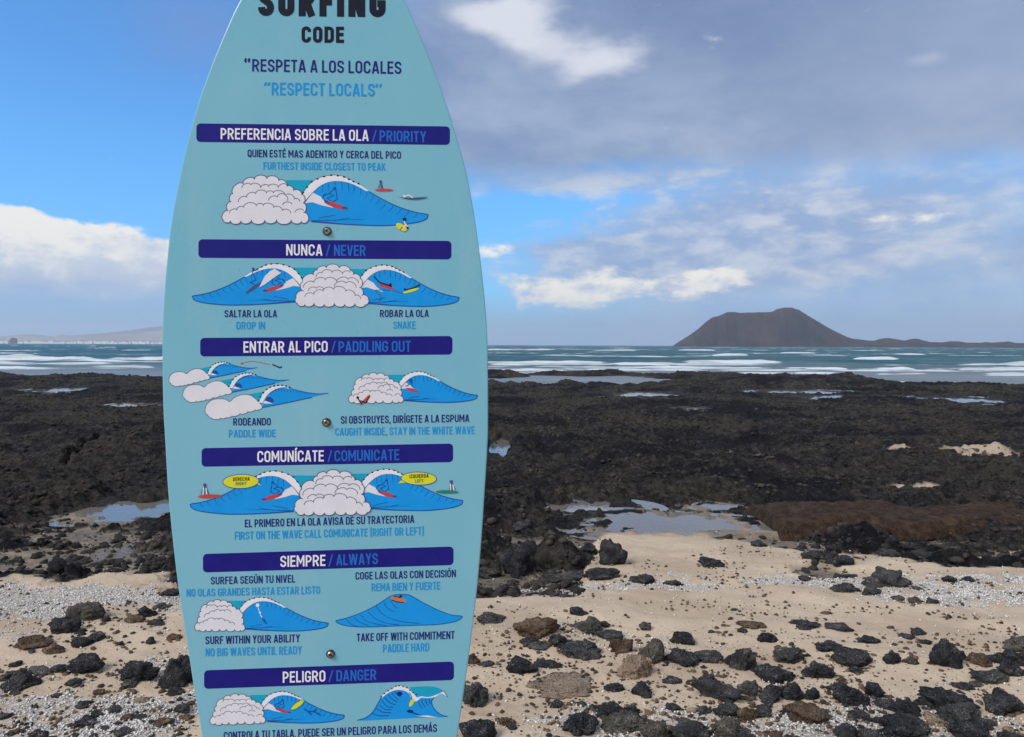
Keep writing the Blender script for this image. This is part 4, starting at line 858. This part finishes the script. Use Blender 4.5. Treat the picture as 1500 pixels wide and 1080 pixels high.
def rock(name, x, yb, w, h, kind, label, cat='rock', group=None, seed=0, ang=.6, sub=4, yaw=None, dep=None):
    """a rock standing where the photo shows it: width and height from its size there at its distance"""
    X, Y = dist_at(x, yb); z0 = gz(X, Y); tt = (z0 - CAM_Z)/ray(x, yb).z; X, Y = ray(x, yb).x*tt, ray(x, yb).y*tt
    wm = w*Y/FPX/2; dm = wm*(dep or random.Random(seed).uniform(.65, 1.0)); hm = max(h*Y/FPX - dm*.42*(CAM_Z/Y), h*Y/FPX*.45)*1.02
    v, f = rock_shape(sub, seed, ang); a = random.Random(seed+1).uniform(-.25, .25)
    hz = hm/1.5
    v = v*np.array([wm, dm, hz]); ca, sa = math.cos(a), math.sin(a); v = v @ np.array([[ca, sa, 0], [-sa, ca, 0], [0, 0, 1]])
    Yc = Y + dm*.8; z = gz(X*Yc/Y, Yc)
    v[:, 2] += hz*(.24 if sub > 2 else .2)
    o = mesh(name, v, f, MATS[kind], smooth=True); o.location = (X*Yc/Y, Yc, z)
    o.rotation_euler = (0, 0, 0)
    PLACED.append((x, yb, w)); tag(o, label, cat, group); return o
PLACED = []
BIG = [  # x, y foot, w, h, colour, angular, label
 (759, 846, 58, 54, 'k', .2, 'big round black boulder just right of the sign where reef meets sand'),
 (897, 829, 44, 46, 'k', .9, 'upright dark boulder with flat faces standing alone in front of the long tide pool'),
 (1043, 832, 42, 15, 'k', .3, 'low oval dark rock alone on smooth sand below the long tide pool'),
 (1297, 861, 80, 32, 'g', .3, 'long smooth dark boulder at the edge of the white grit, biggest on that edge'),
 (1237, 869, 42, 16, 'k', .5, 'black rock touching the left end of the long smooth boulder'),
 (1275, 873, 34, 14, 'g', .5, 'dark rock just in front of the long smooth boulder'),
 (1391, 855, 24, 12, 'k', .7, 'small black rock on the white grit, left one of a close pair'),
 (1420, 853, 21, 8, 'k', .7, 'small flat black rock on the white grit, right one of a close pair'),
 (1342, 885, 24, 10, 'b', .5, 'small brownish rock at the border of white grit and sand, touching a darker one'),
 (720, 914, 48, 17, 'g', .6, 'low rugged dark rock on sand beside the edge of the sign'),
 (848, 902, 30, 12, 'k', .6, 'small dark rock topmost of the cluster on the sand right of the sign'),
 (786, 936, 74, 34, 'b', .4, 'long pitted brown rock at the left of the cluster on the sand'),
 (822, 950, 42, 20, 'k', .6, 'black rock tucked under the long pitted brown rock'),
 (858, 928, 58, 28, 'o', .3, 'rounded olive grey rock behind the middle of the sand cluster'),
 (850, 967, 66, 27, 'g', .5, 'wide grey black rock at the front of the sand cluster'),
 (955, 974, 44, 36, 'o', .4, 'round olive grey rock just behind the tan angular one'),
 (929, 995, 56, 40, 't', 1., 'tan angular rock with sharp corner, the palest in the sand cluster'),
 (998, 943, 38, 24, 'k', .8, 'single black pointed rock standing on open sand right of the cluster'),
 (945, 925, 20, 14, 'g', .6, 'small grey rock on sand behind the cluster'),
 (1124, 943, 31, 20, 'k', .9, 'small block shaped black rock alone on the sand, right of centre'),
 (765, 988, 50, 26, 'k', .5, 'dark knobbly rock on bare sand close to the sign'),
 (694, 1036, 46, 36, 'g', .4, 'grey rock half hidden behind the lower edge of the sign'),
 (820, 1021, 108, 9, 't', .2, 'long pale slab almost buried in the sand right of the sign'),
 (817, 1038, 26, 15, 'k', .6, 'little dark rock in front of the buried pale slab'),
 (940, 1022, 32, 24, 'k', .7, 'black rock with a pointed top right of the buried pale slab'),
 (1048, 1028, 76, 34, 'k', .9, 'wide black block with a flat top near the bottom of the beach'),
 (1135, 1002, 60, 28, 'k', .5, 'black rock arching over two rounder ones'),
 (1128, 1030, 34, 30, 'k', .4, 'smooth black rock, left of two under the arching one'),
 (1161, 1028, 36, 30, 'k', .5, 'leaning black rock, right of two under the arching one'),
 (1096, 1020, 36, 26, 'g', .3, 'grey rounded rock left of the arching black pile'),
 (1196, 994, 50, 22, 'k', .6, 'black rock with a small white shell ring at its foot'),
 (1244, 1034, 56, 38, 'k', .5, 'large rugged black rock in the middle of the foreground stones'),
 (1279, 1024, 30, 26, 'k', .6, 'black rock leaning on the right of the large rugged one'),
 (1183, 1062, 68, 36, 'b', .5, 'large brown rock lying on white grit near the bottom edge'),
 (1246, 979, 62, 30, 'k', .5, 'dark hollowed rock with a white pebble under it'),
 (1213, 956, 42, 15, 'k', .6, 'low dark rock sloping down toward the hollowed one'),
 (1155, 972, 48, 26, 'g', .4, 'rounded dark grey rock left of the hollowed one'),
 (1088, 982, 42, 40, 'g', .5, 'tall heap-like dark rock between the sand cluster and the rounded grey rock'),
 (1305, 974, 26, 24, 'k', .7, 'dark rock shaped like a stump on bare sand'),
 (1386, 980, 62, 46, 'k', .9, 'tall pointed black rock, highest of the right-hand stones'),
 (1480, 978, 62, 28, 'k', .7, 'broad black rock with a notch at the right edge of the beach'),
 (1492, 956, 56, 24, 'o', .5, 'grey green rock resting behind the broad notched one'),
 (1448, 1002, 56, 20, 'g', .5, 'low grey mottled rock in front of the broad notched one'),
 (1384, 1046, 84, 40, 'k', .6, 'big black rock at the back of the lower right heap'),
 (1400, 1066, 70, 34, 'g', .7, 'big slate grey faceted rock at the front of the lower right heap'),
 (1470, 1050, 62, 38, 'k', .6, 'black rock with a brown side right of the lower right heap'),
 (1370, 1064, 34, 16, 't', .3, 'small pale tan stone wedged in the lower right heap'),
 (1322, 1084, 84, 36, 'k', .6, 'wide black rock cut by the bottom edge, left of the lower right heap'),
 (957, 1088, 46, 34, 'o', .3, 'round olive stone at the bottom edge of the beach'),
 (910, 1076, 80, 28, 'o', .5, 'long grey olive stone left of the round olive one'),
 (850, 1078, 58, 36, 'k', .5, 'black pitted stone left of the long grey olive one'),
 (893, 1056, 44, 24, 'k', .7, 'black stone perched behind the long grey olive one'),
 (1063, 1052, 42, 20, 'g', .3, 'smooth dark cylinder-like stone under the wide flat-topped block'),
 (1066, 1084, 50, 32, 'o', .3, 'round mottled grey stone at the bottom edge below the wide flat-topped block'),
 (1010, 1084, 60, 26, 'g', .5, 'grey stone flecked with white grit between two round olive stones'),
 (126, 911, 62, 31, 'o', .3, 'rounded olive grey boulder on the white grit, left side of the beach'),
 (96, 929, 46, 26, 'k', .8, 'black slab leaning below the rounded boulder on the white grit'),
 (156, 912, 13, 13, 'k', .2, 'small round stone against the right of the boulder on the white grit'),
 (216, 904, 32, 18, 'k', .9, 'black angular rock on sand just left of the sign'),
 (196, 914, 34, 14, 'b', .3, 'low brown rock at the foot of a black angular one, left of the sign'),
 (236, 893, 24, 12, 'g', .4, 'small grey rock behind the black angular one, left of the sign'),
 (50, 953, 52, 18, 'b', .5, 'flat rough brown grey rock on sand at the left side'),
 (32, 942, 12, 11, 'k', .3, 'small round black stone on top edge of the flat rough rock, far left'),
 (79, 959, 34, 16, 'b', .6, 'crumbly brown rock beside the flat rough one'),
 (128, 988, 54, 32, 'k', .4, 'black humped rock at the left, standing clear on white grit'),
 (28, 1015, 60, 30, 'k', .4, 'large pitted black rock cut by the left edge of the view'),
 (205, 999, 60, 36, 'k', .7, 'black rock joined to the large one behind the sign'),
 (262, 1008, 62, 54, 'k', .6, 'largest dark rock on the left, partly behind the sign'),
 (125, 1068, 42, 17, 'k', .6, 'flat black rock among white grit, low on the left'),
 (56, 1086, 34, 20, 'k', .5, 'black rock cut by the bottom edge at the left'),
 (168, 1046, 22, 15, 'g', .5, 'grey pebble-like rock in white grit left of the sign'),
 (143, 1053, 20, 13, 'g', .4, 'roundish grey rock just above the flat black one in white grit'),
 (1241, 971, 21, 7, 'w', .3, 'white oblong pebble at the foot of the hollowed dark rock'),
]
for i, (x, y, w_, h, k, ang, lab) in enumerate(BIG):
    rock('pebble' if k == 'w' else 'rock', x, y, w_, h, k, lab, 'pebble' if k == 'w' else 'rock', None, 500 + i*7, ang, 5 if w_ > 40 else 4 if w_ > 18 else 3)
MED = [(885, 920, 20, 9), (893, 936, 40, 14), (910, 957, 40, 24), (1000, 978, 54, 26), (1036, 970, 48, 17), (1070, 975, 26, 18), (803, 979, 44, 12), (712, 976, 26, 9), (692, 972, 24, 18), (775, 945, 30, 12), (790, 953, 34, 10),
 (900, 1014, 34, 12), (985, 1002, 32, 8), (1038, 998, 18, 15), (743, 1066, 26, 14), (700, 1088, 58, 34), (1030, 1046, 30, 9), (985, 1042, 26, 12), (925, 1046, 28, 14), (870, 1040, 20, 8), (1102, 921, 46, 10), (1180, 922, 46, 10), (1225, 925, 42, 11), (1087, 927, 17, 8),
 (1272, 943, 34, 12), (1345, 931, 24, 13), (1316, 881, 18, 9), (1365, 885, 20, 8), (1344, 865, 15, 6), (1330, 937, 26, 6), (1355, 944, 20, 7), (1333, 973, 24, 10), (1435, 976, 36, 18), (1410, 1012, 34, 9), (1431, 1007, 20, 9), (1188, 1026, 24, 20), (1330, 1050, 48, 24), (1300, 1040, 40, 14), (1095, 1058, 36, 22),
 (1240, 1086, 38, 24), (1275, 1090, 42, 24), (1420, 1088, 66, 28), (1480, 1088, 40, 18), (1092, 1088, 34, 20), (1165, 1092, 28, 14), (1290, 1062, 30, 10), (1120, 1042, 30, 10), (1480, 992, 40, 18), (1150, 1014, 20, 12), (1220, 1012, 22, 10), (1060, 1010, 26, 10),
 (250, 874, 30, 13), (230, 917, 28, 12), (120, 949, 36, 15), (141, 941, 26, 12), (222, 945, 16, 14), (256, 939, 24, 9), (178, 946, 11, 7), (60, 990, 36, 13), (86, 986, 30, 10), (22, 978, 20, 8), (190, 1008, 26, 10), (145, 1019, 22, 8), (258, 1020, 30, 15), (268, 1046, 26, 16), (85, 1023, 18, 7), (108, 1006, 26, 9), (10, 998, 26, 12), (240, 1066, 30, 13), (205, 1056, 24, 10), (180, 1080, 30, 13),
 (1180, 852, 20, 8), (1110, 800, 24, 10), (1190, 820, 34, 16), (1218, 812, 30, 18), (1235, 828, 36, 20), (1300, 815, 34, 16), (1350, 820, 30, 16), (1240, 845, 30, 10), (1180, 838, 16, 8), (880, 850, 60, 18), (840, 848, 46, 18), (940, 856, 40, 14), (985, 858, 30, 8), (810, 852, 36, 12), (720, 846, 40, 20), (860, 812, 30, 14), (800, 806, 34, 14), (765, 785, 34, 12), (1000, 752, 26, 8), (1205, 1048, 22, 9), (1075, 895, 12, 4), (1210, 900, 18, 4), (1390, 905, 8, 6), (1495, 870, 12, 4)]
_r = random.Random(23)
while len(MED) < 172:
    reg = _r.random()
    if reg < .62: x, y = _r.uniform(940, 1500), _r.uniform(1022, 1092)
    elif reg < .78: x, y = _r.uniform(770, 1120), _r.uniform(915, 985)
    elif reg < .88: x, y = _r.uniform(1200, 1500), _r.uniform(965, 1010)
    else: x, y = _r.uniform(0, 285), _r.uniform(930, 1088)
    MED.append((x, y, _r.choice([10, 12, 14, 17, 20, 26, 34])*(.6 + .4*(y-900)/190), 0)); q = MED[-1]; MED[-1] = (q[0], q[1], q[2], q[2]*_r.uniform(.28, .5))
NICK = {0: 'big round boulder beside the sign', 1: 'upright boulder below the pool', 2: 'oval rock on smooth sand', 3: 'long smooth boulder', 7: 'close pair of black rocks', 9: 'low rugged rock by the sign', 11: 'long pitted brown rock',
 14: 'wide rock of the sand cluster', 16: 'tan angular rock', 17: 'single pointed rock', 19: 'block shaped black rock', 20: 'knobbly rock by the sign', 21: 'grey rock at the lower sign edge', 22: 'buried pale slab', 25: 'wide flat-topped block',
 26: 'arching black rock', 31: 'large rugged black rock', 33: 'large brown rock', 34: 'hollowed rock', 39: 'tall pointed rock', 40: 'broad notched rock', 43: 'lower right heap', 47: 'wide rock at the bottom edge', 48: 'round olive stone',
 55: 'olive boulder on white grit', 58: 'black angular rock left of the sign', 61: 'flat rough rock', 64: 'black humped rock', 65: 'pitted rock at the left edge', 67: 'large dark rock behind the sign', 68: 'flat black rock in white grit', 5: 'small black rocks on the grit', 38: 'stump shaped rock'}
_seen = {}
def med_label(x, y, w_, k, big):
    j = min(NICK, key=lambda q: (BIG[q][0]-x)**2 + ((BIG[q][1]-y)*1.6)**2); dx_, dy_ = x-BIG[j][0], (y-BIG[j][1])*1.8
    rel = ('right of' if dx_ > 0 else 'left of') if abs(dx_) > abs(dy_) else ('in front of' if dy_ > 0 else 'behind')
    cl_ = {'k': 'black', 'g': 'dark grey', 'b': 'brown', 'o': 'olive grey', 't': 'tan'}[k]
    for sz__ in (('little', 'tiny') if w_ < 18 else ('small', 'modest') if w_ < 28 else ('medium', 'fair-sized')):
        for sh__ in ('rough', 'lumpy', 'flattish' if big < .5 else 'chunky'):
            l_ = '%s %s %s cobble %s the %s' % (sz__, sh__, cl_, rel, NICK[j])
            if l_ not in _seen: _seen[l_] = 1; return l_
    return l_
for i, (x, y, w_, h) in enumerate(MED):
    k = 'kkgkbg'[i*5 % 6] if y > 860 else 'kgkk'[i % 4]
    side = 'left of the sign' if x < 280 else 'right of the sign'
    if y < 860: lab, gp = 'small dark stone loose along the inner edge of the reef', 'loose stones at the reef edge'
    else: lab, gp = 'small rough lava cobble on the sand ' + side, 'small cobbles on the sand ' + side
    rock('cobble', x, y, w_, h, k, med_label(x, y, w_, k, h/w_), 'rock', gp, 3000 + i*7, .6, 4 if w_ > 24 else 3)
# many more small loose ones, each its own
PL = list(PLACED)
rr = random.Random(11); cnt = 0
while cnt < 120:
    if rr.random() < .8: x = rr.uniform(690, 1500)
    else: x = rr.uniform(0, 285)
    y = 1082 - 215*rr.random()**1.5
    dens = .25 + .75*(1 if (y > 1025) else 0) + (.5 if 925 < y < 1000 and x > 760 else 0)
    if rr.random() > dens: continue
    w_ = rr.choice([4, 5, 6, 7, 9, 11, 14, 18 if y > 1020 else 8]); h = w_*rr.uniform(.35, .6); side = 'left of the sign' if x < 300 else 'right of the sign'
    k = rr.choice('kkgggobbt'); rock('stone_chip', x, y, w_, h, k, 'tiny stone chip scattered on the sand ' + side, 'stone', 'stone chips on the sand ' + side, 6000 + cnt*3, .8, 2); cnt += 1

# brown weathered ledge in front of the right-hand reef
def ledge():
    xs = np.linspace(1142, 1570, 260); X0, Yn = dist_at(1300, 786); _, Yf = dist_at(1300, 752); K = 26; rows = []
    for r in range(K):
        u = r/(K-1); row = []
        for x in xs:
            kx = (x-750)/FPX; Yy = Yn + (Yf-Yn)*u; X = kx*Yn*1.02
            e = 1
            edge = .25*(float(vn(np.array([X*2.2]), np.array([3.3]), 9)[0]) - .5)
            hgt = .185*min(1, u*6)**.5 * min(1, (1-u)*5)**.5 * min(1, (x-1142)/10)**.5
            nz = float((fbm(np.array([X*3]), np.array([Yy*3]), 15, 4) - .5)[0])
            row.append((X, Yy + edge*(1-u)*.5, float(base_z(Yy)) - .035 + hgt + nz*.12*(.4 + u) + .05*float((fbm(np.array([X*9]), np.array([Yy*14]), 17, 3) - .5)[0])))
        rows.append(row)
    return mesh('rock_ledge', np.array(rows).reshape(-1, 3), grid_faces(K, len(xs), False), M_LEDGE, smooth=True)
M_LEDGE = lava_mat('ledge_rock', (.022, .014, .010), (.060, .034, .020), (.095, .062, .038), .9, .1)
tag(ledge(), 'long low brown ledge of layered rock below the right part of the reef', 'ledge')

# ------------------------------------------------------------------ uncountable stuff
def scatter(name, pts, siz, base, m, kind='stuff', fl=.6, seed=0, smooth_=False, lift=.3):
    bv_, bf = base; n = len(pts); r = np.random.default_rng(seed); nv = len(bv_)
    V = np.empty((n, nv, 3), np.float32); q = r.uniform(.72, 1.25, (n, nv, 1)); a = r.uniform(0, 6.28, n); sc3 = np.stack([r.uniform(.7, 1.35, n), r.uniform(.6, 1.1, n), r.uniform(.5, 1.0, n)*fl/.6], 1)
    v = bv_[None]*q*sc3[:, None, :]; tl = r.uniform(-.6, .6, n)
    y_, z_ = v[..., 1]*np.cos(tl)[:, None] - v[..., 2]*np.sin(tl)[:, None], v[..., 1]*np.sin(tl)[:, None] + v[..., 2]*np.cos(tl)[:, None]
    x_ = v[..., 0]; ca, sa = np.cos(a)[:, None], np.sin(a)[:, None]
    V[..., 0] = (x_*ca - y_*sa)*siz[:, None] + pts[:, 0:1]; V[..., 1] = (x_*sa + y_*ca)*siz[:, None] + pts[:, 1:2]; V[..., 2] = z_*siz[:, None] + pts[:, 2:3] + (siz*lift)[:, None]
    F = (bf[None] + (np.arange(n)*nv)[:, None, None]).reshape(-1, 3)
    o = mesh(name, V.reshape(-1, 3), F, m, smooth=smooth_); tag(o, kind=kind); return o
OCT = (np.array([(1, 0, 0), (-1, 0, 0), (0, 1, 0), (0, -1, 0), (0, 0, 1), (0, 0, -1)], float), np.array([(0, 2, 4), (2, 1, 4), (1, 3, 4), (3, 0, 4), (2, 0, 5), (1, 2, 5), (3, 1, 5), (0, 3, 5)]))
n = 330000; Y = 2.6 + (7.2-2.6)*RNG.random(n); X = (RNG.random(n)*2-1)*.75*Y
md = maerl(X, Y); keep = RNG.random(n) < (md**1.5*.8*(.25 + .9*sst(fbm(X*9, Y*11, 705, 3), .35, .65)) + .006); X, Y = X[keep], Y[keep]
gz_, rk_, _ = ground(X, Y); o1 = rk_ < .7; X, Y, gz_ = X[o1], Y[o1], gz_[o1]
if len(X) > 42000: X, Y, gz_ = X[:42000], Y[:42000], gz_[:42000]
m_ma, t, p = new_mat('maerl', (.7, .68, .64), .9, .3); t.links.new(mixc(t, noise(t, geoco(t), 110, 2, .6).step(.38, .62), (.30, .27, .24), (.80, .78, .75)), p.inputs['Base Color'])
scatter('coral_gravel', np.stack([X, Y, gz_], 1), RNG.uniform(.0035, .009, len(X)), OCT, m_ma, seed=3)
n = 60000; Y = 2.6 + 6*RNG.random(n)**1.3; X = (RNG.random(n)*2-1)*.75*Y; cl = fbm(X*2.5, Y*3, 711, 3)
md = maerl(X, Y); keep = RNG.random(n) < (.006 + .45*sst(cl, .58, .72) + .16*md + .5*sst(Y, 4.3, 3.3)*sst(fbm(X*4, Y*5, 715, 3), .50, .68)); X, Y = X[keep], Y[keep]; gz_, rk_, _ = ground(X, Y); X, Y, gz_ = X[:16000], Y[:16000], gz_[:16000]
scatter('dark_gravel', np.stack([X, Y, gz_], 1), (.002 + .014*RNG.random(len(X))**3), OCT, M_DEB, seed=4)
# broken bits of lava gathered round the bigger stones
fx, fy, fs = [], [], []
for (x, yb, w_) in PL:
    X0, Y0 = dist_at(x, yb); wm = w_*Y0/FPX
    for _ in range(7 + int(w_*.4)):
        a = rr.uniform(0, 6.28); q = wm*(.35 + abs(rr.gauss(0, .75))); fx.append(X0 + math.cos(a)*q*1.6); fy.append(Y0 + wm*.3 + math.sin(a)*q); fs.append(rr.choice([.002, .0025, .003, .003, .004, .005, .007, .011, .016]))
fx, fy, fs = np.array(fx), np.array(fy), np.array(fs); gq, _, _ = ground(fx, fy)
scatter('lava_fragments', np.stack([fx, fy, gq], 1), fs, ICO[1], M_DEB, seed=8, lift=.15, fl=.45)
# lava rubble over the reef
n = 30000; Y = np.exp(RNG.uniform(math.log(4.6), math.log(13), n)); X = (RNG.random(n)*2-1)*.78*Y
gz_, rk_, wt, zn_ = ground(X, Y, 4); keep = (zn_ > .25) & (wt < .35) & (RNG.random(n) < .12 + .75*sst(fbm(X*1.3, Y*1.6, 721, 4), .44, .60)); X, Y, gz_ = X[keep][:9500], Y[keep][:9500], gz_[keep][:9500]
scatter('lava_rubble', np.stack([X, Y, gz_], 1), .008 + .048*RNG.random(len(X))**3.2, ICO[1], M_REEF, seed=5, lift=.1, fl=.5)
n = 60000; Y = np.exp(RNG.uniform(math.log(12), math.log(60), n)); X = (RNG.random(n)*2-1)*.78*Y
gz_, rk_, wt = ground(X, Y); keep = (rk_ > .35) & (wt < .3) & (gz_ > SEA+.02) & (RNG.random(n) < .15 + .8*sst(fbm(X*.35, Y*.5, 731, 3), .42, .6)); X, Y, gz_ = X[keep][:9000], Y[keep][:9000], gz_[keep][:9000]
scatter('far_lava_rubble', np.stack([X, Y, gz_], 1), (.014 + .045*RNG.random(len(X))**2)*(Y/16)**.5, ICO[1], M_REEF, seed=6, lift=.05)

# ------------------------------------------------------------------ sea air
hz = box('haze', -12500, 12500, -9300, 14500, -30, 330, [], None)
mh = bpy.data.materials.new('haze'); mh.use_nodes = True; t = mh.node_tree; t.nodes.clear()
ho = t.nodes.new('ShaderNodeOutputMaterial'); pv = t.nodes.new('ShaderNodeVolumePrincipled'); pv.inputs['Color'].default_value = (.80, .88, 1, 1); pv.inputs['Density'].default_value = 1.15e-4; pv.inputs['Anisotropy'].default_value = .2
t.links.new(pv.outputs[0], ho.inputs['Volume']); hz.data.materials.append(mh); tag(hz, kind='stuff')
